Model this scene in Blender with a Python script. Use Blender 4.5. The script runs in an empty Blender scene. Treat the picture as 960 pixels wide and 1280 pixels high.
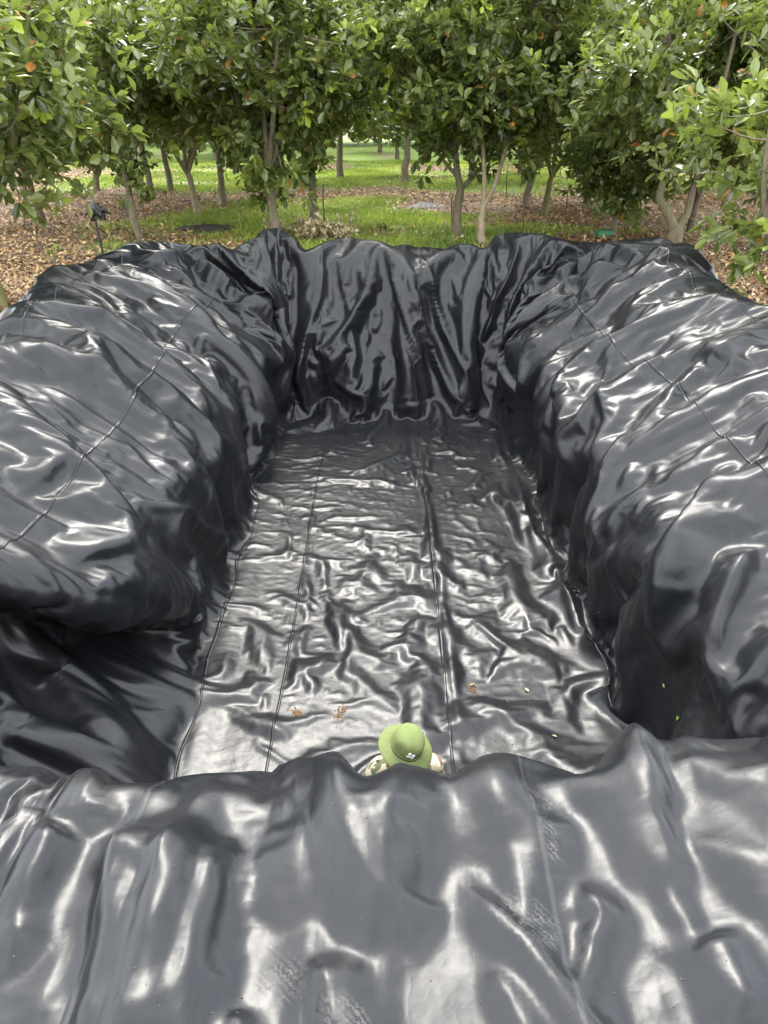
import bpy, bmesh, math, random
import numpy as np
from mathutils import Vector, Matrix, Euler
random.seed(7)
R = math.radians
sc = bpy.context.scene
C = sc.collection

# ------------------------------------------------------------------ camera
CAM_Z = 2.3
PITCH = 28.0
FPX = 961.0                      # focal length in photograph pixels (960 x 1280)
cam = bpy.data.cameras.new('camera')
cam.sensor_fit = 'VERTICAL'
cam.sensor_height = 24.0
cam.lens = 24.0 * FPX / 1280.0
cam.clip_start = 0.05
cam.clip_end = 2000
cam_o = bpy.data.objects.new('camera', cam)
cam_o.location = (0, 0, CAM_Z)
cam_o.rotation_euler = (R(90 - PITCH), 0, 0)
C.objects.link(cam_o)
sc.camera = cam_o

# ------------------------------------------------------------------ sky, sun, exposure
SUN_EL, SUN_AZ = 53.0, 352.0     # azimuth clockwise from +y
w = bpy.data.worlds.new('World'); sc.world = w; w.use_nodes = True
nt = w.node_tree; nt.nodes.clear()
def wn(t, **k):
    n = nt.nodes.new(t)
    for a, b in k.items(): setattr(n, a, b)
    return n
sky = wn('ShaderNodeTexSky', sky_type='NISHITA', sun_disc=False)
sky.sun_elevation = R(SUN_EL); sky.sun_rotation = R(SUN_AZ); sky.air_density = 1.0; sky.dust_density = 3.0
tc = wn('ShaderNodeTexCoord')
nz = wn('ShaderNodeTexNoise'); nz.inputs['Scale'].default_value = 3.0; nz.inputs['Detail'].default_value = 6
nz.inputs['Roughness'].default_value = 0.55
nt.links.new(tc.outputs['Generated'], nz.inputs['Vector'])
rp = wn('ShaderNodeValToRGB')
rp.color_ramp.elements[0].position = 0.30; rp.color_ramp.elements[0].color = (2.6, 3.0, 3.6, 1)
rp.color_ramp.elements[1].position = 0.72; rp.color_ramp.elements[1].color = (12.5, 12.5, 12.3, 1)
nt.links.new(nz.outputs['Fac'], rp.inputs['Fac'])
mx = wn('ShaderNodeMix', data_type='RGBA'); mx.inputs['Factor'].default_value = 0.88
nt.links.new(sky.outputs['Color'], mx.inputs['A']); nt.links.new(rp.outputs['Color'], mx.inputs['B'])
bg = wn('ShaderNodeBackground'); bg.inputs['Strength'].default_value = 0.15
nt.links.new(mx.outputs['Result'], bg.inputs['Color'])
nt.links.new(bg.outputs['Background'], wn('ShaderNodeOutputWorld').inputs['Surface'])

sl = bpy.data.lights.new('sun', 'SUN'); sl.energy = 1.0; sl.angle = R(18); sl.color = (1.0, 0.955, 0.88)
so = bpy.data.objects.new('sun', sl); C.objects.link(so)
_el, _az = R(SUN_EL), R(SUN_AZ)
sd = Vector((math.sin(_az) * math.cos(_el), math.cos(_az) * math.cos(_el), math.sin(_el)))
so.rotation_euler = sd.to_track_quat('Z', 'Y').to_euler()
so.location = (0, 0, 30)

vs = sc.view_settings
vs.view_transform = 'Standard'; vs.look = 'None'; vs.exposure = 2.3; vs.gamma = 1.0; vs.use_curve_mapping = False
sc.render.engine = 'CYCLES'
sc.cycles.use_denoising = True
sc.cycles.max_bounces = 5
sc.cycles.diffuse_bounces = 2
sc.cycles.glossy_bounces = 3
sc.cycles.transmission_bounces = 2
sc.cycles.use_adaptive_sampling = True
sc.cycles.adaptive_threshold = .02

# ------------------------------------------------------------------ small helpers
def mat(name):
    m = bpy.data.materials.new(name); m.use_nodes = True
    t = m.node_tree; b = t.nodes['Principled BSDF']
    return m, t, b
def node(t, typ, ins=None, **k):
    n = t.nodes.new(typ)
    for a, b in k.items(): setattr(n, a, b)
    for a, b in (ins or {}).items():
        if hasattr(b, 'is_linked') or isinstance(b, bpy.types.NodeSocket): t.links.new(b, n.inputs[a])
        else: n.inputs[a].default_value = b
    return n
def ramp(t, fac, stops):
    n = t.nodes.new('ShaderNodeValToRGB'); t.links.new(fac, n.inputs['Fac'])
    el = n.color_ramp.elements
    while len(el) < len(stops): el.new(0.5)
    for e, (p, c) in zip(el, stops):
        e.position = p; e.color = (c, c, c, 1) if isinstance(c, (int, float)) else (*c, 1)
    return n.outputs['Color']
def mixc(t, fac, a, b, mode='MIX'):
    n = t.nodes.new('ShaderNodeMix'); n.data_type = 'RGBA'; n.blend_type = mode
    for k, v in (('Factor', fac), ('A', a), ('B', b)):
        if isinstance(v, bpy.types.NodeSocket): t.links.new(v, n.inputs[k])
        elif k == 'Factor': n.inputs[k].default_value = v
        else: n.inputs[k].default_value = (*v, 1)
    return n.outputs['Result']
def mth(t, op, a, b=None, c=None):
    n = t.nodes.new('ShaderNodeMath'); n.operation = op
    for i, v in enumerate((a, b, c)):
        if v is None: continue
        if isinstance(v, bpy.types.NodeSocket): t.links.new(v, n.inputs[i])
        else: n.inputs[i].default_value = v
    return n.outputs[0]
def mesh_np(name, verts, faces_flat, nper, smooth=True):
    """mesh from numpy arrays; faces_flat (n, nper)"""
    me = bpy.data.meshes.new(name)
    n = len(faces_flat)
    me.vertices.add(len(verts)); me.vertices.foreach_set('co', np.ascontiguousarray(verts, np.float32).ravel())
    me.loops.add(n * nper); me.loops.foreach_set('vertex_index', np.ascontiguousarray(faces_flat, np.int32).ravel())
    me.polygons.add(n); me.polygons.foreach_set('loop_start', np.arange(0, n * nper, nper, dtype=np.int32))
    me.polygons.foreach_set('use_smooth', np.full(n, smooth, bool))
    me.update(calc_edges=True)
    return me
def link(name, me, m=None, parent=None, loc=None):
    o = bpy.data.objects.new(name, me); C.objects.link(o)
    if m is not None and me is not None and not me.materials: me.materials.append(m)
    if parent is not None: o.parent = parent
    if loc is not None: o.location = loc
    return o
def tag(o, label=None, cat=None, group=None, kind=None):
    if label: o['label'] = label
    if cat: o['category'] = cat
    if group: o['group'] = group
    if kind: o['kind'] = kind
    return o
def empty(name, loc, rz=0):
    o = bpy.data.objects.new(name, None); C.objects.link(o); o.location = loc; o.rotation_euler = (0, 0, rz)
    o.empty_display_size = 0.1
    return o
def pix_ray(px, py):
    """direction of a photograph pixel"""
    a = R(PITCH); dx = (px - 480) / FPX; dy = (py - 640) / FPX
    return Vector((dx, math.cos(a) - dy * math.sin(a), -math.sin(a) - dy * math.cos(a)))
def at_z(px, py, z):
    d = pix_ray(px, py); t = (z - CAM_Z) / d.z
    return Vector((d.x * t, d.y * t, z))
GROUND = -0.5

# ------------------------------------------------------------------ the pit: shape shared by the ground and the liner
FLOOR = -2.7
PX0, PHX, PY0, PHY = 0.15, 2.0, 8.0, 5.05       # centre and half size of the pit floor
R0 = 0.50
A_, B_ = PHX - R0, PHY - R0
def smooth1(a, n):
    k = np.hanning(n * 2 + 1); k /= k.sum()
    return np.convolve(np.pad(a, n, mode='edge'), k, mode='valid')
def prof(pts, tail):
    p = np.array(pts, float)
    l = np.concatenate([[0], np.cumsum(np.hypot(*np.diff(p, axis=0).T))])
    t = np.arange(0, l[-1], 0.01)
    e = smooth1(np.interp(t, l, p[:, 0]), 14); z = smooth1(np.interp(t, l, p[:, 1]), 14)
    s = np.concatenate([[0], np.cumsum(np.hypot(np.diff(e), np.diff(z)))])
    return s, e, z
P_SIDE = [(-R0, FLOOR), (-.04, FLOOR), (.03, FLOOR + .2), (.15, -1.40), (.30, -1.10), (.75, -.78), (1.3, -.42), (1.85, -.12), (2.25, .02), (2.55, -.05), (2.8, -.25), (3.0, -.48), (3.1, -.66)]
P_LEFT = [(-R0, FLOOR), (-.04, FLOOR), (.05, FLOOR + .2), (.22, -1.45), (.42, -1.08), (.85, -.74), (1.4, -.36), (1.9, -.08), (2.25, .02), (2.55, -.05), (2.8, -.25), (3.0, -.48), (3.1, -.66)]
P_FAR = [(-R0, FLOOR), (-.04, FLOOR), (.14, FLOOR + .22), (.66, -1.05), (.90, -.52), (1.12, -.18), (1.35, -.03), (1.6, -.03), (1.9, -.2), (2.15, -.45), (2.3, -.58), (2.4, -.66)]
P_NEAR = [(-R0, FLOOR), (-.04, FLOOR), (.06, FLOOR + .18), (.30, -0.45), (.42, -.17), (.66, .0), (1.0, .03), (2.6, .03), (4.4, .0), (4.8, -.3), (5.1, -.6), (5.2, -.66)]
T_LEFT = prof(P_LEFT, 0)
T_SIDE, T_FAR, T_NEAR = prof(P_SIDE, 0), prof(P_FAR, 0), prof(P_NEAR, 0)
S_SIDE, S_FAR, S_NEAR = T_SIDE[0][-1], T_FAR[0][-1], T_NEAR[0][-1]

rng = np.random.default_rng(11)
def vnoise(x, y, z, seed, octaves=3):
    """cheap smooth noise: sum of rotated sines"""
    g = np.random.default_rng(seed); out = np.zeros_like(x); amp = 1.0; f = 1.0; tot = 0
    for o in range(octaves):
        for k in range(5):
            d = g.normal(size=3); d /= np.linalg.norm(d); ph = g.uniform(0, 6.28)
            out += amp * np.sin(f * (d[0] * x + d[1] * y + d[2] * z) * (0.7 + 0.6 * g.random()) + ph + 1.3 * np.sin(f * .6 * (d[1] * x - d[0] * y) + ph * 2))
        tot += amp * 2.2; amp *= 0.5; f *= 2.05
    return out / tot
def sstep(a, b, x):
    t = np.clip((x - a) / (b - a), 0, 1); return t * t * (3 - 2 * t)

def pit_surface(U, V, ground=False):
    """sheet coordinates (U across, V along; metres along the surface) -> points"""
    qx = np.maximum(np.abs(U) - A_, 0) * np.sign(U)
    qy = np.maximum(np.abs(V) - B_, 0) * np.sign(V)
    s = np.hypot(qx, qy); ss = np.maximum(s, 1e-6)
    nx, ny = qx / ss, qy / ss
    def ev(T):
        e = np.interp(s, T[0], T[1]); z = np.interp(s, T[0], T[2])
        over = np.maximum(s - T[0][-1], 0); return e + over, z
    e1, z1 = ev(T_SIDE); e4, z4 = ev(T_LEFT); lf = sstep(.1, -.5, nx); e1 = e1 * (1 - lf) + e4 * lf; z1 = z1 * (1 - lf) + z4 * lf; e2, z2 = ev(T_FAR); e3, z3 = ev(T_NEAR)
    wf = sstep(0.35, 0.95, ny); wn_ = sstep(0.35, 0.95, -ny); wsd = 1 - wf - wn_
    e = e1 * wsd + e2 * wf + e3 * wn_; z = z1 * wsd + z2 * wf + z3 * wn_
    d = (e + R0) * (s > 1e-6)
    x = PX0 + np.clip(U, -A_, A_) + nx * d
    y = PY0 + np.clip(V, -B_, B_) + ny * d
    h = sstep(FLOOR, -0.3, z)
    near = sstep(6.0, 3.2, y)
    yt = 4.25 + np.clip(-.5 - z, -.6, 1.7) * 1.15               # the left bank ends in an overhanging billow, hollow towards the near corner
    hol = sstep(yt + .16, yt - .16, y) * sstep(FLOOR + .05, -2.0, z) * sstep(-.05, -.6, z)
    x = x - (0.80 * hol + .25 * near * h) * sstep(-0.3, -0.9, nx)
    x = x + .06 * np.exp(-((y - yt - .45) / .5) ** 2) * sstep(FLOOR + .1, -1.9, z) * sstep(-.1, -.7, z) * sstep(-0.3, -0.9, nx)
    x = x + (0.35 * near * h) * sstep(0.3, 0.9, nx)
    x = x + 0.10 * h * sstep(.2, .8, np.abs(nx)) * np.sin(y * 0.9 + 1.0)
    ft = sstep(.15, .5, s) * (1 - .8 * sstep(.6, 2.0, s)) * sstep(.4, .9, np.abs(nx)) * np.sign(nx)
    x = x + ft * (.12 * vnoise(y * 2.4, y * 0, y * 0, 63, 2) + .05 * np.sin(y * 2.3 + 3 * nx) + .03)
    x = x + .16 * sstep(7.5, 4.6, y) * sstep(.1, .5, s) * sstep(.4, .9, nx)
    # lumpy banks
    lump = vnoise(x * 1.3, y * 1.3, z * 0.8, 5, 2)
    on = sstep(-2.3, -0.6, z) * sstep(-.55, -.3, z)
    z = z + 0.085 * lump * on * (1 - .5 * wn_)
    z = z + 0.10 * on * np.exp(-((x - 3.2) / 1.2) ** 2 - ((y - 8.5) / 3.2) ** 2) + 0.06 * on * np.exp(-((x + 3.2) / 1.2) ** 2 - ((y - 8.5) / 2.5) ** 2)
    # the near bank is a little higher to the right
    z = z - 0.225 * sstep(-.9, -.2, z) * sstep(3.6, 2.4, y) + 0.24 * on * sstep(3.6, 1.8, y) * sstep(.7, 1.9, x) - 0.05 * on * sstep(3.6, 1.8, y) * sstep(-.5, -1.6, x)
    wl = sstep(FLOOR + .1, -2.0, z) * sstep(-.2, -.9, z)
    bul = 0.07 * vnoise(x * 1.7, y * 1.7, z * 1.7, 9, 2) * wl
    x = x - nx * bul; y = y - ny * bul
    fl = 1 - sstep(FLOOR + .02, FLOOR + .2, z)
    z = z + 0.025 * vnoise(x * 2.0, y * 2.0, z * 0, 21, 2) * fl
    return np.stack([x, y, z], -1)

def normals_of(P):
    du = np.gradient(P, axis=1); dv = np.gradient(P, axis=0)
    n = np.cross(du, dv); n /= np.maximum(np.linalg.norm(n, axis=-1, keepdims=True), 1e-9)
    return n
def project(P):
    a = R(PITCH); ca, sa = math.cos(a), math.sin(a)
    rx, ry, rz = P[..., 0], P[..., 1], P[..., 2] - CAM_Z
    dep = ry * ca - rz * sa; up = ry * sa + rz * ca
    dep = np.where(np.abs(dep) < 1e-3, 1e-3, dep)
    return 480 + FPX * rx / dep, 640 - FPX * up / dep, dep

# fold crests read off the photograph (pixels), half width and height in metres
FOLDS = [
 # left far bundle
 ([(115,352),(165,352),(230,402),(280,448),(304,478),(320,540),(330,610)], 0.098, 0.189),
 ([(165,337),(240,345),(300,390),(338,418),(345,470)], 0.098, 0.217),
 ([(260,322),(300,352),(332,400),(345,455)], 0.081, 0.174),
 ([(40,368),(100,352),(160,348)], 0.115, 0.145),
 # far wall
 ([(352,318),(360,380),(362,440)], 0.057, 0.135), ([(410,320),(412,372),(390,450),(372,495)], 0.057, 0.135),
 ([(472,316),(452,380),(420,440),(405,500)], 0.069, 0.180), ([(484,325),(505,400),(528,470),(545,515)], 0.069, 0.180),
 ([(505,330),(530,420),(570,500),(600,515)], 0.057, 0.150), ([(520,322),(555,420),(590,490)], 0.057, 0.150),
 ([(600,318),(588,390),(590,460),(612,505)], 0.063, 0.165), ([(645,320),(615,380),(598,440)], 0.063, 0.150),
 ([(430,330),(440,400),(436,480)], 0.057, 0.105), ([(400,470),(470,515),(560,505)], 0.057, 0.090),
 # right far bundle
 ([(622,455),(650,395),(715,350),(760,335),(850,348),(900,368)], 0.103, 0.217),
 ([(640,470),(668,410),(720,368),(790,342)], 0.086, 0.189),
 ([(628,430),(640,380),(672,340),(705,322)], 0.081, 0.160),
 ([(650,500),(648,440),(675,400)], 0.069, 0.116),
 # right bank and wall
 ([(960,428),(890,460),(850,500),(830,545)], 0.115, 0.140), ([(960,610),(905,645),(865,720),(848,800)], 0.149, 0.224),
 ([(960,690),(930,740),(915,820)], 0.115, 0.140),
 ([(772,478),(756,540),(748,600)], 0.092, 0.112), ([(712,470),(716,540),(730,600)], 0.103, 0.112), ([(800,540),(770,620),(760,690)], 0.092, 0.098),
 ([(690,480),(760,445),(850,400)], 0.081, 0.070), ([(820,620),(900,560),(960,540)], 0.103, 0.084),
 # floor
 ([(640,570),(655,650),(690,700),(740,800),(800,925)], .10, .20, -.8), ([(655,600),(700,690),(760,800)], 0.060, 0.072),
 ([(400,690),(412,760),(430,835)], 0.072, 0.035), ([(455,760),(430,830),(415,890)], 0.060, 0.026), ([(345,600),(360,680),(352,720)], 0.072, 0.026),
 ([(516,530),(532,620),(548,720),(566,840),(581,955)], 0.040, 0.060, 0),
 ([(395,560),(390,650),(380,780),(352,920)], 0.036, 0.017, 0),
 ([(560,760),(600,790),(650,850)], 0.072, 0.022), ([(300,830),(330,870),(350,930)], 0.072, 0.026), ([(470,800),(520,775),(560,770)], 0.060, 0.018),
 # left bank and near left corner
 ([(0,742),(90,744),(170,764),(245,770)], .09, .15, -.8), ([(0,820),(60,860),(110,925),(150,975)], 0.138, 0.189), ([(0,900),(70,930),(130,972)], 0.103, 0.135),
 ([(300,500),(318,580),(322,640)], 0.081, 0.121), ([(170,620),(250,660),(300,690)], 0.092, 0.095),
 ([(0,610),(70,585),(130,640),(190,700)], 0.115, 0.121), ([(60,690),(130,680),(190,640)], 0.103, 0.108),
 ([(0,470),(90,440),(180,470)], 0.103, 0.081), ([(200,600),(190,520),(240,480)], 0.092, 0.081),
 # near bank
 ([(10,1032),(0,1120)], .07, .06, .5), ([(75,1032),(40,1110),(5,1230)], .09, .10, .5), ([(130,1022),(100,1110),(60,1280),(50,1400)], .08, .08, .3),
 ([(185,1010),(150,1090),(115,1280),(100,1400)], .08, .11, 1), ([(232,1020),(205,1090),(165,1280),(150,1400)], .10, .14, 1), ([(298,1037),(262,1080),(240,1180),(225,1400)], .09, .10, .8),
 ([(302,1037),(345,1090),(362,1200),(372,1250)], .11, .14, -.4), ([(385,955),(425,1030),(478,1120),(560,1200),(680,1285),(800,1400)], .13, .14, .3),
 ([(400,1190),(415,1290),(425,1400)], .07, .07, 1), ([(440,1090),(470,1180),(490,1300),(500,1420)], .10, .08, .4), ([(560,1080),(640,1160),(740,1290),(800,1380)], .10, .08, -.5),
 ([(640,958),(720,1010),(790,1100),(870,1220),(950,1350)], .11, .15, -1), ([(725,1090),(752,1150),(725,1250),(690,1300)], .08, .08, .6), ([(790,997),(870,1040),(960,1130)], .11, .10, -.6),
 ([(850,1032),(960,1060)], .08, .06, -.5), ([(890,1160),(960,1290)], .09, .08, -.7), ([(600,1200),(650,1300),(690,1400)], .09, .07, .5), ([(300,1250),(310,1400)], .08, .07, 0)
]

def crumple(u, v, seed, n, s0, w0=.28, w1=1.15):
    """facets with straight creases, as in stiff plastic film: folded (triangular) waves that start and end"""
    g = np.random.default_rng(seed); h = np.zeros_like(u)
    for k in range(n):
        a = g.uniform(0, math.pi); wl = g.uniform(w0, w1); ph = g.random()
        wp = .22 * vnoise(u * 1.3 + k * 3, v * 1.3, u * 0, 200 + k, 1)
        t_ = (u * math.cos(a) + v * math.sin(a) + wp) / wl + ph
        tri = 2 * np.abs(t_ - np.floor(t_ + .5))
        m = np.clip(.35 + 1.5 * vnoise(u * .9 + k * 5, v * .9 - k, u * 0, 300 + k, 1), 0, 1)
        h += m * s0 * wl * .5 * (tri if g.random() < .65 else 1 - tri)
    return h
def build_liner_points():
    u1 = A_ + S_SIDE; v0, v1 = -(B_ + S_NEAR), B_ + S_FAR
    h = 0.40
    nu, nv = int(2 * u1 / h) + 1, int((v1 - v0) / h) + 1
    X = None
    uv_folds = None
    for lev in range(5):
        nuL, nvL = (nu - 1) * 2 ** lev + 1, (nv - 1) * 2 ** lev + 1
        ug = np.linspace(-u1, u1, nuL); vg = np.linspace(v0, v1, nvL)
        U, V = np.meshgrid(ug, vg)
        P = pit_surface(U, V); N = normals_of(P)
        if uv_folds is None:                      # where each photographed fold lies on the sheet
            uf = np.linspace(-u1, u1, 500); vf = np.linspace(v0, v1, 700)
            UF, VF = np.meshgrid(uf, vf); PF = pit_surface(UF, VF); NF = normals_of(PF)
            qx, qy, dep = project(PF)
            face = ((np.array([0, 0, CAM_Z]) - PF) * NF).sum(-1) > 0.0
            ok = face & (dep > .5)
            # nearest surface wins: z-buffer on an 8 px raster
            ix, iy = (qx // 8).astype(int), (qy // 8).astype(int)
            ins = ok & (ix >= 0) & (ix < 121) & (iy >= 0) & (iy < 182)
            zb = np.full((182, 121), 1e9); np.minimum.at(zb, (iy[ins], ix[ins]), dep[ins])
            vis = ins.copy(); vis[ins] = dep[ins] < zb[iy[ins], ix[ins]] + 0.6
            vx, vy, vu, vv = qx[vis], qy[vis], UF[vis], VF[vis]
            uv_folds = []
            for fi, fold in enumerate(FOLDS):
                pts, wd, ht = fold[:3]; pl_ = fold[3] if len(fold) > 3 else (-1, .6, 1, -.5, 0)[fi % 5]
                q = []
                for (px, py) in pts:
                    k = np.argmin((vx - px) ** 2 + (vy - py) ** 2)
                    if (vx[k] - px) ** 2 + (vy[k] - py) ** 2 < 900: q.append((vu[k], vv[k]))
                if len(q) > 1: uv_folds.append((np.array(q), wd, ht, pl_))
            gf = np.random.default_rng(123)
            def short(u, v, ang, ln, wd, ht, pl):
                d = np.array([math.cos(ang), math.sin(ang)]) * ln * .5; n_ = np.array([-d[1], d[0]]) * gf.normal(0, .25)
                uv_folds.append((np.array([[u, v] - d, [u, v] + n_, [u, v] + d]), wd, ht, pl))
            for k in range(45):                  # small creases on the floor, more of them near
                v = -B_ + 2 * B_ * gf.random() ** 1.5; u = gf.uniform(-1.75, 1.75)
                short(u, v, gf.choice([.7, 2.3, 1.5, .1]) + gf.normal(0, .35), gf.uniform(.5, 1.6), gf.uniform(.035, .07), gf.uniform(.008, .024) * (1.9 if v < -1.5 else 1.15 if v < 0 else .7), gf.uniform(-1, 1))
            for k in range(150):                  # creases running down the banks
                sd = -1 if k % 2 else 1
                u = sd * gf.uniform(A_ + 1.0, A_ + S_SIDE - .5); v = gf.uniform(-B_, B_ + .5)
                short(u, v, gf.normal(0, .45) + sd * .25, gf.uniform(.4, 1.6), gf.uniform(.03, .08), gf.uniform(.02, .06), gf.uniform(-1, 1))
            for k in range(40):                   # near bank
                u = gf.uniform(-3, 3); v = gf.uniform(-(B_ + 6.3), -(B_ + 2.9))
                short(u, v, 1.57 + gf.normal(0, .6), gf.uniform(.15, .6), gf.uniform(.015, .04), gf.uniform(.006, .022), gf.uniform(-1, 1))
            for k in range(26):                   # far wall gathers
                u = gf.uniform(-1.9, 1.9); v = B_ + gf.uniform(.6, 2.6)
                short(u, v, 1.57 + .25 * u + gf.normal(0, .2), gf.uniform(.4, 1.6), gf.uniform(.025, .05), gf.uniform(.02, .06), gf.uniform(-1, 1))
        # seeded folds
        seed = np.zeros_like(U)
        for fi, (q, wd, ht, pleat) in enumerate(uv_folds):
            lo, hi = q.min(0) - .6, q.max(0) + .6
            i0, i1 = np.searchsorted(ug, [lo[0], hi[0]]); j0, j1 = np.searchsorted(vg, [lo[1], hi[1]])
            if i1 - i0 < 2 or j1 - j0 < 2: continue
            uu, vv_ = U[j0:j1, i0:i1], V[j0:j1, i0:i1]
            wob = 0.03 * np.sin(7 * uu + 3 * vv_) + .03 * np.sin(5 * vv_ - 4 * uu + 1)
            best = np.full(uu.shape, 1e9); al = np.zeros(uu.shape); sg = np.zeros(uu.shape)
            L = np.concatenate([[0], np.cumsum(np.hypot(*np.diff(q, axis=0).T))])
            for k in range(len(q) - 1):
                a, b = q[k], q[k + 1]; ab = b - a; l2 = (ab ** 2).sum() + 1e-9
                t = np.clip(((uu - a[0]) * ab[0] + (vv_ - a[1]) * ab[1]) / l2, 0, 1)
                dd = np.hypot(uu - a[0] - t * ab[0], vv_ - a[1] - t * ab[1])
                m = dd < best; sg = np.where(m, np.sign(ab[0] * (vv_ - a[1]) - ab[1] * (uu - a[0])), sg); best = np.where(m, dd, best); al = np.where(m, L[k] + t * math.sqrt(l2), al)
            tp = np.minimum(sstep(-.02, .25, al / L[-1]), sstep(1.02, .75, al / L[-1])) * .9 + .1
            pl = pleat * sstep(0, .04, best) * sg                 # a pleat lies over to one side
            rr = np.maximum(best + wob * .7, 0) / (wd * 1.9 * np.where(pl > 0, 1 + .45 * np.abs(pl), 1 - .62 * np.abs(pl)))
            sh = ht * tp * (.55 * np.maximum(1 - rr, 0) ** 1.6 + .45 * np.exp(-(rr * 1.25) ** 2))
            seed[j0:j1, i0:i1] = np.maximum(seed[j0:j1, i0:i1], sh)
        # how much spare sheet lies where: across (eu) and along (ev)
        x, y, z = P[..., 0], P[..., 1], P[..., 2]
        far = sstep(12.6, 13.2, y); nearb = sstep(2.9, 2.4, y)
        side = sstep(1.9, 2.2, np.abs(x - PX0)) * (1 - far) * (1 - nearb)
        flo = (1 - sstep(FLOOR + .05, FLOOR + .3, z))
        corner = sstep(1.2, 2.3, np.abs(x - PX0)) * sstep(11.6, 13.0, y)
        ncorner = sstep(1.2, 2.3, np.abs(x - PX0)) * sstep(4.0, 2.8, y)
        patch = .55 + .9 * np.clip(.5 + .6 * vnoise(x * .9, y * .9, z, 31, 2), 0, 1)
        wall = side * sstep(FLOOR + .1, -2.2, z) * sstep(-.3, -.8, z)
        fn = sstep(11.5, 6, y) + 2.0 * sstep(8.0, 5.0, y)
        eu = (.008 + flo * (-.007 + .001 * fn) + .12 * far + .034 * side - .001 * nearb + .07 * corner + .03 * ncorner) * patch
        ev = (.008 + flo * (-.007 + .001 * fn) + .012 * far + .060 * side - .006 * nearb + .08 * corner + .04 * ncorner + .01 * wall) * patch
        f = (.55, .90, 1.0, 1.03, 1.03)[lev]
        k_fl = 1 - flo * (1, .8, .3, 0, 0)[lev]
        eu, ev = eu * k_fl, ev * k_fl
        eu, ev = eu * f * (1 + .25 * flo * (lev >= 3)), ev * f * (1 + .35 * side * (lev >= 3) + .35 * flo * (lev >= 3))
        if lev >= 2:
            cr = crumple(U, V, 7, 16, .055)
            seed = seed + cr * (flo * (.34 + .55 * sstep(10.5, 5.5, y) + .75 * sstep(6.9, 5.3, y)) + (1 - flo) * (.9 * side + .7 * nearb * (1 - side) + .6 * far)) - .02 * flo
            if lev >= 3:
                seed = seed + crumple(U, V, 19, 10, .05, .13, .40) * (.55 * flo + (1 - flo) * (.75 * side + .6 * nearb + .6 * far))
        X0 = P + N * seed[..., None]
        def L2(a, b): return np.linalg.norm(a - b, axis=-1)
        ru = L2(X0[:, 1:], X0[:, :-1]) * (1 + .5 * (eu[:, 1:] + eu[:, :-1]))
        rv = L2(X0[1:], X0[:-1]) * (1 + .5 * (ev[1:] + ev[:-1]))
        def diag(a, b, i):
            es = .5 * (eu + ev)
            return L2(a, b)
        es = 1 + .5 * (eu + ev)
        rd1 = L2(X0[1:, 1:], X0[:-1, :-1]) * es[1:, 1:]; rd2 = L2(X0[1:, :-1], X0[:-1, 1:]) * es[1:, 1:]
        ru2 = ru[:, 1:] + ru[:, :-1]; rv2 = rv[1:] + rv[:-1]
        hL = h / 2 ** lev
        if X is None:
            X = X0 + N * (0.06 * np.abs(vnoise(x * 3, y * 3, z * 3, 77, 2)))[..., None]
        else:
            O = off                                # bilinear refinement of the coarser offset
            O2 = np.zeros((O.shape[0] * 2 - 1, O.shape[1], 3)); O2[::2] = O; O2[1::2] = .5 * (O[1:] + O[:-1])
            O3 = np.zeros((O2.shape[0], O.shape[1] * 2 - 1, 3)); O3[:, ::2] = O2; O3[:, 1::2] = .5 * (O2[:, 1:] + O2[:, :-1])
            amp = (0, .02, .006, .002, .0005)[lev]
            X = X0 + O3 + N * (amp * rng.normal(size=U.shape))[..., None]
        f32 = np.float32
        X = X.astype(f32); Pf = P.astype(f32); Nf = N.astype(f32)
        ru, rv, rd1, rd2, ru2, rv2 = [a.astype(f32) for a in (ru, rv, rd1, rd2, ru2, rv2)]
        Xp = X.copy()
        iters = (200, 200, 160, 80, 30)[lev]
        g = (.00020, .00010, .00006, .00003, .000012)[lev]
        bend = (.0, .02, .03, .02, .015)[lev]
        cmax = 0.42
        edge = sstep(1.85, 1.55, np.abs(x - PX0)) * sstep(12.85, 12.5, y)
        lowb = -(.035 * flo * edge + .02 * nearb * (1 - flo) + .04 * side * (1 - flo)).astype(f32)
        gm_ = (1 - .6 * flo - .6 * nearb * (1 - flo) - .7 * far * (1 - flo) - .75 * side * (1 - flo)).astype(f32) * f32(g)
        for it in range(iters):
            Y = X + .86 * (X - Xp); Xp = X; X = Y
            X -= Nf * gm_[..., None]
            X[..., 2] -= gm_ * f32(.5)
            for sub in range(1):
                Cc = np.zeros_like(X)
                def con(sa, sb, rest, wgt, push=False):
                    d = X[sa] - X[sb]
                    l = np.sqrt(np.einsum('ijk,ijk->ij', d, d)) + f32(1e-9)
                    k = (l - rest) / l * f32(wgt)
                    if push: k = np.minimum(k, 0)
                    d *= k[..., None]
                    Cc[sa] -= d; Cc[sb] += d
                s_ = slice
                con((s_(None), s_(1, None)), (s_(None), s_(None, -1)), ru, .20)
                con((s_(1, None), s_(None)), (s_(None, -1), s_(None)), rv, .20)
                con((s_(1, None), s_(1, None)), (s_(None, -1), s_(None, -1)), rd1, .09)
                con((s_(1, None), s_(None, -1)), (s_(None, -1), s_(1, None)), rd2, .09)
                con((s_(None), s_(2, None)), (s_(None), s_(None, -2)), ru2, bend * .5, True)
                con((s_(2, None), s_(None)), (s_(None, -2), s_(None)), rv2, bend * .5, True)
                X += Cc
            D = X - Pf
            dn = np.einsum('ijk,ijk->ij', D, Nf)
            lo = np.minimum(dn - lowb, 0)
            hi = np.maximum(dn - f32(cmax), 0)
            X -= Nf * (lo + hi)[..., None]
            # friction where it touches
            tch = (dn < lowb + .004)
            dX = X - Xp
            X -= dX * (tch * f32(.35))[..., None]
        off = (X - X0)
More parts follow.
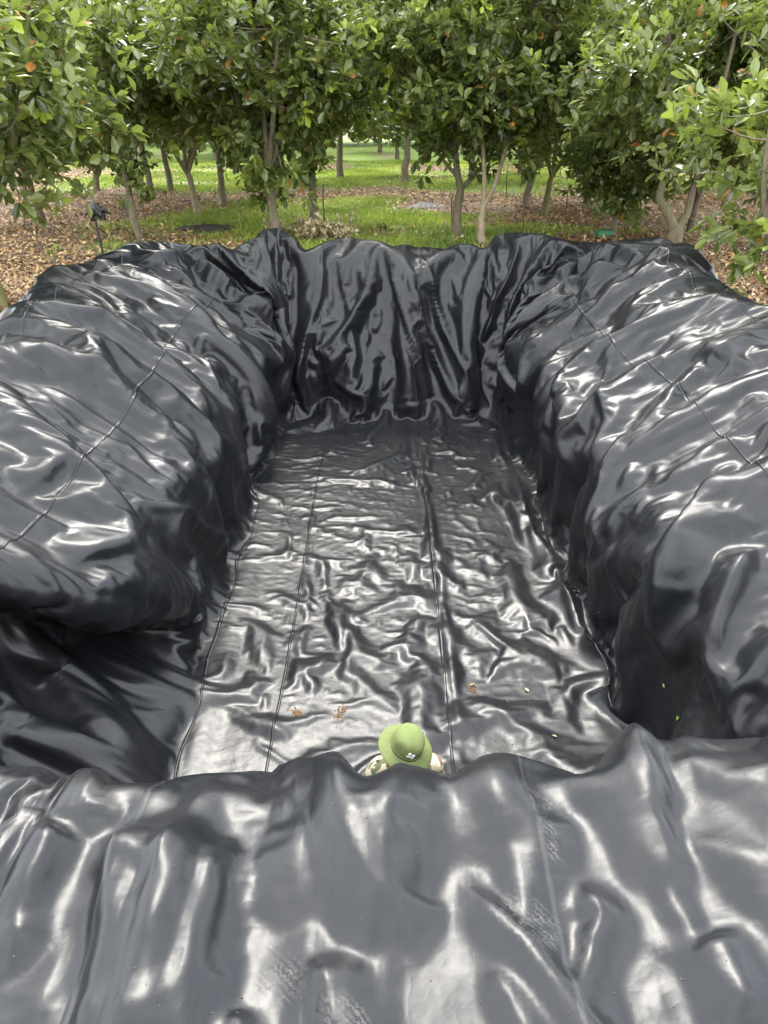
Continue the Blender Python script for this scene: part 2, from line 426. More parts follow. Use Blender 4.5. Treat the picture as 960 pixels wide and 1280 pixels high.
    return X.astype(np.float64), U, V, P, N

# ------------------------------------------------------------------ the liner sheet
X, U, V, P, N = build_liner_points()
nv_, nu_ = U.shape
NX = normals_of(X)
_qx, _qy, _dep = project(X)
_ok = (((np.array([0, 0, CAM_Z]) - X) * NX).sum(-1) > 0) & (_dep > .5) & (_qx > -60) & (_qx < 1020) & (_qy > -60) & (_qy < 1340)
_ix, _iy = ((_qx + 60) // 6).astype(int), ((_qy + 60) // 6).astype(int)
_zb = np.full((240, 190), 1e9); np.minimum.at(_zb, (_iy[_ok], _ix[_ok]), _dep[_ok])
_vis = _ok.copy(); _vis[_ok] = _dep[_ok] < _zb[_iy[_ok], _ix[_ok]] + .35
_vx, _vy, _vp, _vn, _vuv = _qx[_vis], _qy[_vis], X[_vis], NX[_vis], np.stack([U[_vis], V[_vis]], -1)
def surf_at(px, py):
    """point, normal and sheet coordinates of the liner seen at a photograph pixel"""
    k = np.argmin((_vx - px) ** 2 + (_vy - py) ** 2)
    return Vector(_vp[k]), Vector(_vn[k]), _vuv[k]

SEAMS_U = [.45, -1.15, -1.86, -4.35, -5.75, 4.45, 5.7]
SEAMS_V = [-6.9, 3.0, -1.1]
PRINTS = [(560, 968, 80, .30, .11), (672, 1000, 20, .26, .11), (690, 1048, 75, .27, .11), (212, 1012, 15, .28, .11), (262, 1000, 60, .22, .09), (800, 715, 10, .30, .10), (395, 1100, 20, .25, .10), (660, 1150, 50, .30, .2), (900, 935, 10, .2, .12), (425, 1270, 30, .2, .14), (350, 1225, 70, .2, .2)]
def liner_material():
    m, t, b = mat('black_liner')
    uv = node(t, 'ShaderNodeUVMap', uv_map='sheet').outputs['UV']
    geo = node(t, 'ShaderNodeNewGeometry').outputs['Position']
    n1 = node(t, 'ShaderNodeTexNoise', {'Vector': geo, 'Scale': 1.1, 'Detail': 6.0, 'Roughness': .65}).outputs['Fac']
    n2 = node(t, 'ShaderNodeTexNoise', {'Vector': geo, 'Scale': 14.0, 'Detail': 5.0, 'Roughness': .6}).outputs['Fac']
    n3 = node(t, 'ShaderNodeTexNoise', {'Vector': geo, 'Scale': 60.0, 'Detail': 3.0, 'Roughness': .7}).outputs['Fac']
    sx = node(t, 'ShaderNodeSeparateXYZ', {'Vector': uv})
    u, v = sx.outputs['X'], sx.outputs['Y']
    wob = mth(t, 'MULTIPLY', mth(t, 'SUBTRACT', n1, .5), .03)
    def lines(c, vals):
        d = None
        for q in vals:
            a = mth(t, 'ABSOLUTE', mth(t, 'SUBTRACT', mth(t, 'ADD', c, wob), q))
            d = a if d is None else mth(t, 'MINIMUM', d, a)
        return d
    seam = ramp(t, lines(u, SEAMS_U), [(.0045, 1.), (.013, 0.)])
    crease = mth(t, 'MULTIPLY', ramp(t, lines(v, SEAMS_V), [(.003, 1.), (.010, 0.)]), .5)
    dust = mth(t, 'MULTIPLY', ramp(t, n1, [(.42, 0.), (.75, 1.)]), ramp(t, n2, [(.3, .3), (.8, 1.)]))
    # dusty shoe prints and scuffs
    pr = None
    for (px, py, ang, ln, wd) in PRINTS:
        q = surf_at(px, py)[2]
        mp = node(t, 'ShaderNodeMapping', {'Vector': uv}, vector_type='TEXTURE')
        mp.inputs['Location'].default_value = (q[0], q[1], 0); mp.inputs['Rotation'].default_value = (0, 0, R(90 - ang)); mp.inputs['Scale'].default_value = (wd * .5, ln * .5, 1)
        ml = node(t, 'ShaderNodeVectorMath', {0: mp.outputs['Vector']}, operation='LENGTH').outputs['Value']
        pr = ml if pr is None else mth(t, 'MINIMUM', pr, ml)
    wv = node(t, 'ShaderNodeTexWave', {'Vector': uv, 'Scale': 22.0, 'Distortion': 6.0, 'Detail': 2.0, 'Detail Scale': 3.0}, bands_direction='DIAGONAL').outputs['Fac']
    pr = mth(t, 'MULTIPLY', ramp(t, pr, [(.55, 1.), (1.0, 0.)]), mth(t, 'MULTIPLY', ramp(t, mth(t, 'ADD', mth(t, 'MULTIPLY', wv, .5), mth(t, 'MULTIPLY', n3, .6)), [(.45, 0.), (.72, 1.)]), ramp(t, n2, [(.40, 0.), (.62, 1.)])))
    scr = node(t, 'ShaderNodeTexNoise', {'Vector': node(t, 'ShaderNodeMapping', {'Vector': uv, 'Scale': (6.0, 55.0, 1.0), 'Rotation': (0, 0, .5)}).outputs['Vector'], 'Scale': 1.6, 'Detail': 4.0, 'Roughness': .6}).outputs['Fac']
    scr = mth(t, 'MULTIPLY', ramp(t, scr, [(.70, 0.), (.78, 1.)]), ramp(t, n1, [(.5, 0.), (.62, 1.)]))
    col = mixc(t, mth(t, 'MULTIPLY', dust, .35), (.007, .0078, .0095), (.042, .039, .034))
    col = mixc(t, mth(t, 'MULTIPLY', pr, .25), col, (.20, .19, .17))
    col = mixc(t, mth(t, 'MULTIPLY', scr, .25), col, (.22, .21, .20))
    col = mixc(t, mth(t, 'MULTIPLY', seam, .25), col, (.07, .07, .068))
    t.links.new(col, b.inputs['Base Color'])
    ro = mth(t, 'ADD', mth(t, 'MULTIPLY', dust, .14), mth(t, 'ADD', .27, mth(t, 'MULTIPLY', n2, .10)))
    ro = mth(t, 'ADD', ro, mth(t, 'MULTIPLY', pr, .25))
    t.links.new(ro, b.inputs['Roughness'])
    b.inputs['IOR'].default_value = 1.38
    # fine crinkle relief
    c1 = node(t, 'ShaderNodeTexNoise', {'Vector': uv, 'Scale': 7.0, 'Detail': 3.0, 'Roughness': .5, 'Distortion': .8}).outputs['Fac']
    c2 = node(t, 'ShaderNodeTexVoronoi', {'Vector': node(t, 'ShaderNodeVectorMath', {0: uv, 1: node(t, 'ShaderNodeTexNoise', {'Vector': uv, 'Scale': 5.0}).outputs['Color']}, operation='ADD').outputs['Vector'], 'Scale': 6.5}, feature='F1').outputs['Distance']
    hgt = mth(t, 'ADD', mth(t, 'MULTIPLY', c1, .55), mth(t, 'MULTIPLY', c2, .40))
    hgt = mth(t, 'ADD', hgt, mth(t, 'MULTIPLY', n3, .025))
    hgt = mth(t, 'ADD', hgt, mth(t, 'MULTIPLY', mth(t, 'ADD', seam, crease), .45))
    st = node(t, 'ShaderNodeTexNoise', {'Vector': node(t, 'ShaderNodeMapping', {'Vector': uv, 'Scale': (1.1, 4.2, 1.0), 'Rotation': (0, 0, .22)}).outputs['Vector'], 'Scale': 1.5, 'Detail': 1.5, 'Roughness': .5, 'Distortion': .9}).outputs['Fac']
    st = mth(t, 'MULTIPLY', mth(t, 'ABSOLUTE', mth(t, 'SUBTRACT', st, .5)), ramp(t, mth(t, 'MULTIPLY', mth(t, 'ABSOLUTE', u), .1), [(.0, 0.), (.34, 0.), (.42, 1.)]))
    hgt = mth(t, 'SUBTRACT', hgt, mth(t, 'MULTIPLY', st, 2.5))
    bp = node(t, 'ShaderNodeBump', {'Strength': .17, 'Distance': .012, 'Height': hgt})
    t.links.new(bp.outputs['Normal'], b.inputs['Normal'])
    return m
M_LINER = liner_material()
idx = np.arange(nv_ * nu_).reshape(nv_, nu_)
faces = np.stack([idx[:-1, :-1], idx[:-1, 1:], idx[1:, 1:], idx[1:, :-1]], -1).reshape(-1, 4)
keep = ~((X[..., 2] < GROUND - .12) & (np.hypot(np.maximum(np.abs(U) - A_, 0), np.maximum(np.abs(V) - B_, 0)) > 4.0)).ravel()
faces = faces[keep[faces].all(1)]
me = mesh_np('pond_liner', X.reshape(-1, 3), faces, 4)
uvl = me.uv_layers.new(name='sheet')
uvs = np.stack([U.ravel(), V.ravel()], -1)[faces.ravel()]
uvl.data.foreach_set('uv', uvs.astype(np.float32).ravel())
liner = link('pond_liner', me, M_LINER)
tag(liner, 'wrinkled black plastic pond liner draped over the pit and its banks', 'pond liner')

# welded seams: narrow overlapping strips that stand proud of the sheet
def seam_strip(u0, va, vb):
    us = U[0]; j0, j1 = np.searchsorted(V[:, 0], [va, vb])
    cols = [(-.014, .0005), (-.012, .004), (0, .005), (.012, .005), (.0135, .0005)]
    wob_ = .008 * vnoise(V[j0:j1, 0] * 2.0, V[j0:j1, 0] * 0, V[j0:j1, 0] * 0, 8, 2)
    R_ = []
    for du, hh in cols:
        f = (u0 + du + wob_ - us[0]) / (us[1] - us[0]); i0 = np.floor(f).astype(int); fr_ = (f - i0)[:, None]; jj = np.arange(j0, j1)
        pk = .0012 * np.sin(V[jj, 0] * 46 + 2 * np.sin(V[jj, 0] * 7)) * (hh > .005)
        R_.append(X[jj, i0] * (1 - fr_) + X[jj, i0 + 1] * fr_ + NX[jj, i0] * (hh + pk)[:, None])
    G = np.stack(R_, 1); n, m_ = G.shape[:2]; ii = np.arange(n * m_).reshape(n, m_)
    ff = np.stack([ii[:-1, :-1], ii[:-1, 1:], ii[1:, 1:], ii[1:, :-1]], -1).reshape(-1, 4)
    sm = mesh_np('weld_seam', G.reshape(-1, 3), ff, 4)
    ul = sm.uv_layers.new(name='sheet'); ul.data.foreach_set('uv', np.stack([np.repeat(u0 + .2 + np.array([c[0] for c in cols])[None], n, 0), np.repeat(V[j0:j1, :1], m_, 1)], -1).reshape(-1, 2)[ff.ravel()].astype(np.float32).ravel())
    link('weld_seam', sm, M_LINER, liner)
for u0 in SEAMS_U:
    seam_strip(u0, -B_ - .3, B_ + S_FAR - .5 if abs(u0) < 3 else B_ + .5)
# ------------------------------------------------------------------ ground: one sheet, pit included, out to the horizon
def grow(s0, smax):
    a = [s0]; st = .25
    while a[-1] < smax:
        a.append(a[-1] + st); st *= 1.22
    return a
gu = list(np.linspace(0, A_, 6)) + list(np.arange(A_ + .15, A_ + 7.5, .15)); gu = gu + grow(gu[-1] + .2, 900); gu = np.array([-q for q in gu[::-1][:-1]] + gu)
gv = list(np.linspace(0, B_, 14)) + list(np.arange(B_ + .15, B_ + 9, .15)); gv = gv + grow(gv[-1] + .2, 900); gv = np.array([-q for q in gv[::-1][:-1]] + gv)
UG, VG = np.meshgrid(gu, gv)
PG = pit_surface(UG, VG); NG = normals_of(PG)
sheet_r = np.hypot(np.maximum(np.abs(UG) - A_, 0), np.maximum(np.abs(VG) - B_, 0))
outer = (sheet_r > 4.3) & (PG[..., 2] < GROUND + .06)
PG2 = PG - NG * 0.24
def ground_z(x, y):
    return GROUND + .04 * vnoise(x * .8, y * .8, x * 0, 3, 2) * sstep(2500, 200, np.hypot(x, y))
PG2[outer] = PG[outer]; PG2[..., 2] = np.where(outer, ground_z(PG[..., 0], PG[..., 1]), PG2[..., 2])
ig = np.arange(UG.size).reshape(UG.shape)
fg = np.stack([ig[:-1, :-1], ig[:-1, 1:], ig[1:, 1:], ig[1:, :-1]], -1).reshape(-1, 4)

# where grass grows (x, y, radius across, radius along, strength); elsewhere leaf litter lies on the soil
GRASS = [(-.8, 19.2, 2.6, 4.5, 1.0), (-1.6, 22.0, 4.3, 5.2, 1.0), (-4.6, 18.2, 2.0, 1.6, .6), (2.6, 20.3, 2.6, 1.1, .9), (-5.2, 20.8, 2.2, 1.6, .7), (-7.5, 34.0, 6, 5, .9), (-1, 36, 5, 5, 1.0), (7.5, 34, 9, 5, .9),
         (-5.0, 17.0, 1.2, 1.2, .45), (3.5, 47, 12, 6, .9), (-13, 45, 8, 5, .8), (5.0, 20.2, 1.6, .9, .7), (-4.0, 19, 1.6, .8, .5), (0, 62, 45, 13, .9)]
def grass_mask(x, y):
    m = np.zeros_like(x)
    for gx, gy, rx, ry, s in GRASS:
        m = np.maximum(m, s * np.clip(1.5 - np.hypot((x - gx) / rx, (y - gy) / ry) * 1.1, 0, 1))
    m = m + .45 * vnoise(x * 1.6, y * 1.6, x * 0, 44, 3) * np.clip(m * 3, .25, 1)
    return np.clip(m, 0, 1)
M_GROUND, t, b = mat('orchard_ground')
geo = node(t, 'ShaderNodeNewGeometry').outputs['Position']
gm = node(t, 'ShaderNodeAttribute', attribute_name='grass').outputs['Fac']
nA = node(t, 'ShaderNodeTexNoise', {'Vector': geo, 'Scale': 9.0, 'Detail': 6.0, 'Roughness': .7}).outputs['Fac']
nB = node(t, 'ShaderNodeTexNoise', {'Vector': geo, 'Scale': .9, 'Detail': 4.0}).outputs['Fac']
vo = node(t, 'ShaderNodeTexVoronoi', {'Vector': geo, 'Scale': 11.0, 'Randomness': 1.0})
rnd = node(t, 'ShaderNodeSeparateColor', {'Color': vo.outputs['Color']}).outputs['Red']
lit = ramp(t, rnd, [(.0, (.050, .030, .018)), (.35, (.13, .082, .048)), (.65, (.22, .15, .088)), (1., (.34, .26, .165))])
soil = mixc(t, ramp(t, nA, [(.35, 0.), (.65, 1.)]), (.055, .034, .022), (.12, .078, .046))
base = mixc(t, ramp(t, mth(t, 'ADD', nB, mth(t, 'MULTIPLY', nA, .3)), [(.42, 0.), (.72, 1.)]), soil, lit)
grs = mixc(t, nA, (.05, .09, .012), (.22, .32, .04))
gfac = ramp(t, mth(t, 'ADD', gm, mth(t, 'MULTIPLY', mth(t, 'SUBTRACT', nA, .5), .7)), [(.25, 0.), (.55, 1.)])
t.links.new(mixc(t, gfac, base, grs), b.inputs['Base Color'])
b.inputs['Roughness'].default_value = .9
bp = node(t, 'ShaderNodeBump', {'Strength': .8, 'Distance': .03, 'Height': mth(t, 'ADD', nA, rnd)})
t.links.new(bp.outputs['Normal'], b.inputs['Normal'])
gme = mesh_np('ground', PG2.reshape(-1, 3), fg, 4)
at_ = gme.attributes.new('grass', 'FLOAT', 'POINT')
at_.data.foreach_set('value', grass_mask(PG2[..., 0].ravel(), PG2[..., 1].ravel()).astype(np.float32))
ground = tag(link('ground', gme, M_GROUND), kind='structure')

# ------------------------------------------------------------------ trees
def leaf_material(name, dark, light, young, fallen):
    m, t, b = mat(name)
    ca = node(t, 'ShaderNodeAttribute', attribute_name='tint')
    sp = node(t, 'ShaderNodeSeparateColor', {'Color': ca.outputs['Color']})
    c = ramp(t, sp.outputs['Red'], [(0., dark), (.75, light), (1., tuple(1.35 * q for q in light))])
    c = mixc(t, sp.outputs['Green'], c, young)
    c = mixc(t, sp.outputs['Blue'], c, fallen)
    back = node(t, 'ShaderNodeNewGeometry').outputs['Backfacing']
    c = mixc(t, mth(t, 'MULTIPLY', back, .35), c, (.20, .26, .11))
    t.links.new(c, b.inputs['Base Color'])
    b.inputs['Roughness'].default_value = .30
    tr = node(t, 'ShaderNodeBsdfTranslucent'); t.links.new(mixc(t, .5, c, (.30, .40, .03), 'MIX'), tr.inputs['Color'])
    mxs = node(t, 'ShaderNodeMixShader', {0: .36})
    t.links.new(b.outputs[0], mxs.inputs[1]); t.links.new(tr.outputs[0], mxs.inputs[2])
    t.links.new(mxs.outputs[0], t.nodes['Material Output'].inputs['Surface'])
    return m
M_LEAF = leaf_material('jackfruit_leaf', (.024, .043, .011), (.145, .172, .042), (.36, .46, .05), (.42, .17, .04))
def bark_material(name, a, b_, moss):
    m, t, b = mat(name)
    ob = node(t, 'ShaderNodeTexCoord').outputs['Object']
    mp = node(t, 'ShaderNodeMapping', {'Vector': ob, 'Scale': (9, 9, 3)}).outputs['Vector']
    n = node(t, 'ShaderNodeTexNoise', {'Vector': mp, 'Scale': 1.5, 'Detail': 6.0, 'Roughness': .7}).outputs['Fac']
    n2 = node(t, 'ShaderNodeTexNoise', {'Vector': ob, 'Scale': 3.0, 'Detail': 4.0}).outputs['Fac']
    c = mixc(t, ramp(t, n, [(.3, 0.), (.7, 1.)]), a, b_)
    c = mixc(t, mth(t, 'MULTIPLY', ramp(t, n2, [(.45, 0.), (.65, 1.)]), .7), c, moss)
    t.links.new(c, b.inputs['Base Color']); b.inputs['Roughness'].default_value = .85
    bp = node(t, 'ShaderNodeBump', {'Strength': .7, 'Distance': .02, 'Height': n}); t.links.new(bp.outputs['Normal'], b.inputs['Normal'])
    return m
M_BARK = bark_material('grey_brown_bark', (.075, .055, .036), (.21, .165, .11), (.11, .12, .045))
M_BARK_PALE = bark_material('pale_bark', (.17, .13, .085), (.36, .29, .19), (.20, .19, .09))
M_BARK_MOSS = bark_material('mossy_bark', (.09, .08, .035), (.19, .17, .06), (.14, .15, .03))

def tube(path, radii, sides, V, F):
    """append a tapered tube to vertex/face lists"""
    path = [np.array(p, float) for p in path]
    base = len(V); n = len(path)
    for i, p in enumerate(path):
        d = path[min(i + 1, n - 1)] - path[max(i - 1, 0)]; d /= np.linalg.norm(d) + 1e-9
        a = np.cross(d, (0.31, .95, .1)); a /= np.linalg.norm(a) + 1e-9; b = np.cross(d, a)
        for k in range(sides):
            th = 2 * math.pi * k / sides
            V.append(p + radii[i] * (math.cos(th) * a + math.sin(th) * b))
    for i in range(n - 1):
        for k in range(sides):
            k2 = (k + 1) % sides
            F.append((base + i * sides + k, base + i * sides + k2, base + (i + 1) * sides + k2, base + (i + 1) * sides + k))
    V.append(path[-1]); top = len(V) - 1
    for k in range(sides): F.append((base + (n - 1) * sides + k, base + (n - 1) * sides + (k + 1) % sides, top, top))
def bez(p0, p1, p2, n):
    return [(1 - t) ** 2 * p0 + 2 * t * (1 - t) * p1 + t * t * p2 for t in np.linspace(0, 1, n)]
def py_mesh(name, V, F, smooth=True):
    me = bpy.data.meshes.new(name)
    me.from_pydata([tuple(v) for v in V], [], [tuple(dict.fromkeys(f)) for f in F])
    me.polygons.foreach_set('use_smooth', [smooth] * len(me.polygons)); me.update()
    return me

# one leaf, 8 triangles' worth of faces: obovate blade folded a little on its midrib, drooping at the tip
LEAF_V = np.array([(0, 0, 0), (.17, .30, .03), (.27, .68, .045), (.06, 1.0, -.02), (-.06, 1.0, -.02), (-.27, .68, .045), (-.17, .30, .03), (0, .32, -.03), (0, .70, -.02)], float)
LEAF_Q = [(0, 1, 7), (7, 1, 2, 8), (8, 2, 3), (8, 3, 4), (8, 4, 5), (7, 8, 5, 6), (0, 7, 6)]
LEAF_T = np.array([(0, 1, 7), (7, 1, 2), (7, 2, 8), (8, 2, 3), (8, 3, 4), (8, 4, 5), (7, 8, 5), (7, 5, 6), (0, 7, 6)], np.int64)

def leaf_frames(cents, outs, g, per, length, spread):
    """leaf placements for clusters: returns origins, 3x3 frames, lengths and cluster index"""
    n = len(cents) * per
    ci = np.repeat(np.arange(len(cents)), per)
    o = outs[ci]; up = np.array([0, 0, 1.])
    rnd = g.normal(size=(n, 3)); d = o * g.uniform(.15, .9, (n, 1)) + rnd * spread + up * .12
    d /= np.linalg.norm(d, axis=1, keepdims=True)
    nrm = up * .9 + o * .45 + g.normal(size=(n, 3)) * .42
    nrm -= d * (nrm * d).sum(1, keepdims=True); nrm /= np.linalg.norm(nrm, axis=1, keepdims=True) + 1e-9
    x = np.cross(d, nrm)
    L = length * g.uniform(.65, 1.2, n)
    pos = cents[ci] + d * .03 + g.normal(size=(n, 3)) * .035
    return pos, np.stack([x, d, nrm], -1), L, ci
def crown_mesh(name, cents, outs, g, per, length, spread, young_p, orange_p):
    pos, Fm, L, ci = leaf_frames(cents, outs, g, per, length, spread)
    lv = LEAF_V.copy()
    droop = np.zeros((len(pos), 9, 3)); droop[:] = lv
    droop[:, :, 2] -= g.uniform(0, .22, (len(pos), 1)) * lv[:, 1] ** 2
    droop[:, :, 0] *= g.uniform(.8, 1.15, (len(pos), 1))
    W = np.einsum('nij,nvj->nvi', Fm, droop) * L[:, None, None] + pos[:, None, :]
    n = len(pos)
    faces = (LEAF_T[None] + 9 * np.arange(n)[:, None, None]).reshape(-1, 3)
    me = mesh_np(name, W.reshape(-1, 3), faces, 3, smooth=False)
    nc = len(cents)
    zc = cents[:, 2]; hi = np.clip((zc - np.percentile(zc, 55)) / (np.ptp(zc) * .45 + 1e-6), 0, 1)
    young_c = (g.random(nc) < young_p * (.35 + 1.6 * hi)) * g.uniform(.4, 1, nc)
    tone_c = g.normal(.42, .16, nc) + .12 * hi
    tint = np.zeros((n, 4), np.float32)
    tint[:, 0] = np.clip(tone_c[ci] + g.normal(0, .16, n), 0, 1)
    tint[:, 1] = np.clip(young_c[ci] * g.uniform(.3, 1.0, n), 0, 1)
    tint[:, 2] = (g.random(n) < orange_p) * g.uniform(.5, 1, n)
    tint[:, 3] = 1
    ca = me.color_attributes.new('tint', 'FLOAT_COLOR', 'POINT')
    ca.data.foreach_set('color', np.repeat(tint, 9, axis=0).ravel())
    return me, (pos, Fm, L, tint)

def build_tree(seed, H, cr, cb, r0=.12, fork=.9, limbs=3, lean=(0, 0), n_end=64, per_end=14, per=10, leaf=.222, young=.14, orange=.014, squash=1.0, paths=None):
    """tree of height H with crown radius cr from height cb up; returns trunk mesh, crown mesh, leaf placements"""
    g = np.random.default_rng(seed)
    V, F = [], []
    lean = np.array([lean[0], lean[1], 0.])
    f = np.array([0, 0, fork]) + lean * fork
    k = np.linspace(0, 1, 7)
    tr = [np.array([0, 0, -.12]) * (1 - q) + f * q + np.array([g.normal(0, .018), g.normal(0, .018), 0]) * (0 < q < 1) for q in k]
    tube(tr, [r0 * (1.22 - .45 * q if q > .12 else 1.45) for q in k], 9, V, F)
    limb_paths = []
    if paths:
        for pts, ra, rb in paths:
            pts = [np.array(p, float) for p in pts]; tube(pts, list(np.linspace(ra, rb, len(pts))), 7, V, F); limb_paths.append(pts)
    else:
        for i in range(limbs):
            a = 2 * math.pi * (i + g.uniform(-.25, .25)) / limbs + seed
            out = np.array([math.cos(a), math.sin(a), 0])
            end = f + out * cr * g.uniform(.35, .65) + np.array([0, 0, (H - fork) * g.uniform(.55, .85)])
            mid = f + out * cr * g.uniform(.30, .45) + np.array([0, 0, (H - fork) * .25])
            pts = bez(f - np.array([0, 0, .06]), mid, end, 8); tube(pts, list(np.linspace(r0 * .62, r0 * .18, 8)), 7, V, F); limb_paths.append(pts)
        end = f + lean * .5 + np.array([g.normal(0, .2), g.normal(0, .2), (H - fork) * .8]); pts = bez(f - np.array([0, 0, .06]), (f + end) / 2 + np.array([.1, 0, 0]), end, 8)
        tube(pts, list(np.linspace(r0 * .6, r0 * .15, 8)), 7, V, F); limb_paths.append(pts)
    # branch ends spread through the crown
    cc = np.array([f[0], f[1], (H + cb) / 2]) + lean * .4; hz = (H - cb) / 2
    ends = []
    while len(ends) < n_end:
        d = g.normal(size=3); d /= np.linalg.norm(d); q = g.uniform(.28, 1) ** .55
        wide = 1.0 if d[2] > -.2 else .85
        ends.append(cc + d * np.array([cr * wide, cr * wide, hz * squash]) * q * (1 + .16 * math.sin(3 * d[0] + 5 * d[1] + seed) + .1 * math.sin(7 * d[2] + seed * 2)))
    ends = np.array(ends)
    cents, outs = [], []
    allp = np.concatenate([np.array(p)[2:] for p in limb_paths])
    for e in ends:
        j = np.argmin(((allp - e) ** 2).sum(1) + .3 * np.maximum(allp[:, 2] - e[2], 0))
        p0 = allp[j]; mid = (p0 + e) / 2 + np.array([0, 0, -.10])
        L = np.linalg.norm(e - p0)
        tube(bez(p0, mid, e, 5), list(np.linspace(min(.028, .01 + .012 * L), .006, 5)), 5, V, F)
        out = e - cc; out /= np.linalg.norm(out) + 1e-9
        sub = e + g.normal(size=(per_end, 3)) * np.array([.30, .30, .26]) * (cr / 2.0) ** .5 + out * .05
        cents.append(sub); o = out + g.normal(size=(per_end, 3)) * .5 + np.array([0, 0, .25]); outs.append(o / np.linalg.norm(o, axis=1, keepdims=True))
    cents = np.concatenate(cents); outs = np.concatenate(outs)
    tm = py_mesh('trunk', V, F)
    cm, fr = crown_mesh('crown', cents, outs, g, per, leaf, .62, young, orange)
    return tm, cm, fr
def tree_thing(name, loc, rz, scale, tm, cm, bark, label, group='fruit trees of the orchard'):
    o = empty(name, loc, rz); o.scale = (scale,) * 3
    tag(o, label, 'tree', group)
    a = bpy.data.objects.new('trunk', tm); C.objects.link(a); a.parent = o
    if not tm.materials: tm.materials.append(bark)
    c = bpy.data.objects.new('crown', cm); C.objects.link(c); c.parent = o; c['kind'] = 'stuff'
    if not cm.materials: cm.materials.append(M_LEAF)
    return o, c

def P3(px, py):
    p = at_z(px, py, GROUND); return (p.x, p.y, GROUND - .02)
A3 = lambda *p: [np.array(q, float) for q in p]
# front trees, each with its own trunk and crown
FRONT = [
 # px, py, kwargs, bark, label
 (347, 304, dict(seed=1, H=6.4, cr=2.35, cb=1.8, r0=.115, fork=1.5, limbs=3, lean=(-.09, 0), n_end=80), M_BARK, 'tree with straight thick trunk rising just behind the far bank, left of centre'),
 (392, 284, dict(seed=2, H=6.2, cr=2.3, cb=1.7, r0=.11, fork=1.4, limbs=3, n_end=70), M_BARK, 'tree whose trunk stands beside the pile of dry branches'),
 (570, 294, dict(seed=3, H=6.0, cr=2.6, cb=1.8, r0=.11, fork=1.15, lean=(.05, 0), n_end=72, paths=[
     (A3((.05, 0, 1.05), (-.05, 0, 1.5), (-.12, .1, 2.2), (-.1, .2, 3.4), (0, .1, 4.9)), .085, .03), (A3((.04, 0, 1.0), (.35, .1, 1.3), (.75, .2, 1.75), (1.1, .2, 2.6), (1.3, .2, 3.8)), .06, .02),
     (A3((.03, 0, 1.25), (-.35, .1, 1.65), (-.7, .1, 2.1), (-1.2, 0, 3.2)), .05, .018)]), M_BARK, 'dark trunked tree with a thin side limb reaching right, behind the far bank'),
 (602, 305, dict(seed=4, H=6.3, cr=2.3, cb=2.0, r0=.085, fork=.85, lean=(-.02, 0), n_end=62, paths=[
     (A3((-.01, 0, .8), (-.02, 0, 1.4), (-.1, .1, 2.2), (-.2, .1, 3.4), (-.1, 0, 5.0)), .06, .02), (A3((-.01, 0, .8), (.22, 0, 1.25), (.42, .05, 2.0), (.5, .1, 2.8), (.75, .1, 4.6)), .06, .025)]), M_BARK_PALE, 'slender pale trunked tree forking low into a narrow vee'),
 (765, 299, dict(seed=5, H=2.75, cr=1.15, cb=.62, r0=.062, fork=.8, limbs=4, n_end=44, per_end=12, leaf=.19, young=.03), M_BARK, 'small round bushy tree with thin trunk next to the green box'),
 (838, 330, dict(seed=6, H=5.2, cr=2.1, cb=1.75, r0=.165, fork=.72, n_end=62, leaf=.21, young=.10, paths=[
     (A3((0, 0, .62), (-.2, 0, .95), (-.42, .02, 1.25), (-.35, .05, 1.75), (-.5, .1, 2.6), (-.6, .1, 3.8)), .115, .03), (A3((0, 0, .62), (.16, 0, .95), (.22, .05, 1.5), (.4, .1, 2.5), (.5, .1, 3.9)), .09, .03)]), M_BARK, 'stout tree forking just above the ground on the right bank side'),
 (946, 312, dict(seed=7, H=5.6, cr=2.2, cb=1.4, r0=.13, fork=1.2, limbs=3, n_end=60), M_BARK, 'tree with straight trunk at the right edge, rooted in brown leaf litter'),
 (178, 300, dict(seed=8, H=5.2, cr=2.1, cb=1.75, r0=.075, fork=1.9, limbs=3, lean=(-.14, 0), n_end=60), M_BARK, 'thin leaning tree left of the grass, just behind the far left corner of the liner'),
 (4, 388, dict(seed=9, H=5.4, cr=2.6, cb=1.4, r0=.15, fork=1.0, limbs=4, lean=(-.30, .1), n_end=84, leaf=.22, young=.12), M_BARK_MOSS, 'tree with yellow green mossy trunk cut off by the left edge of the photo'),
 (-10, 290, dict(seed=10, H=6.0, cr=2.0, cb=1.5, r0=.14, fork=1.5, limbs=3, n_end=64), M_BARK, 'tall tree at the far left edge behind the mossy trunk'),
]
LEAF_TINTS = [(.25, 0, 0), (.4, 0, 0), (.55, 0, 0), (.7, 0, 0), (.85, .1, 0), (.5, .45, 0), (.6, .75, 0), (.6, 1, 0), (.4, 0, .9)]
LEAF_MESHES = []
for tt in LEAF_TINTS:
    lm = py_mesh('leaf', LEAF_V * np.array([1, 1, 1.3]), LEAF_Q, False); lm.materials.append(M_LEAF)
    ca = lm.color_attributes.new('tint', 'FLOAT_COLOR', 'POINT'); ca.data.foreach_set('color', np.array([(*tt, 1)] * 9, np.float32).ravel()); LEAF_MESHES.append(lm)
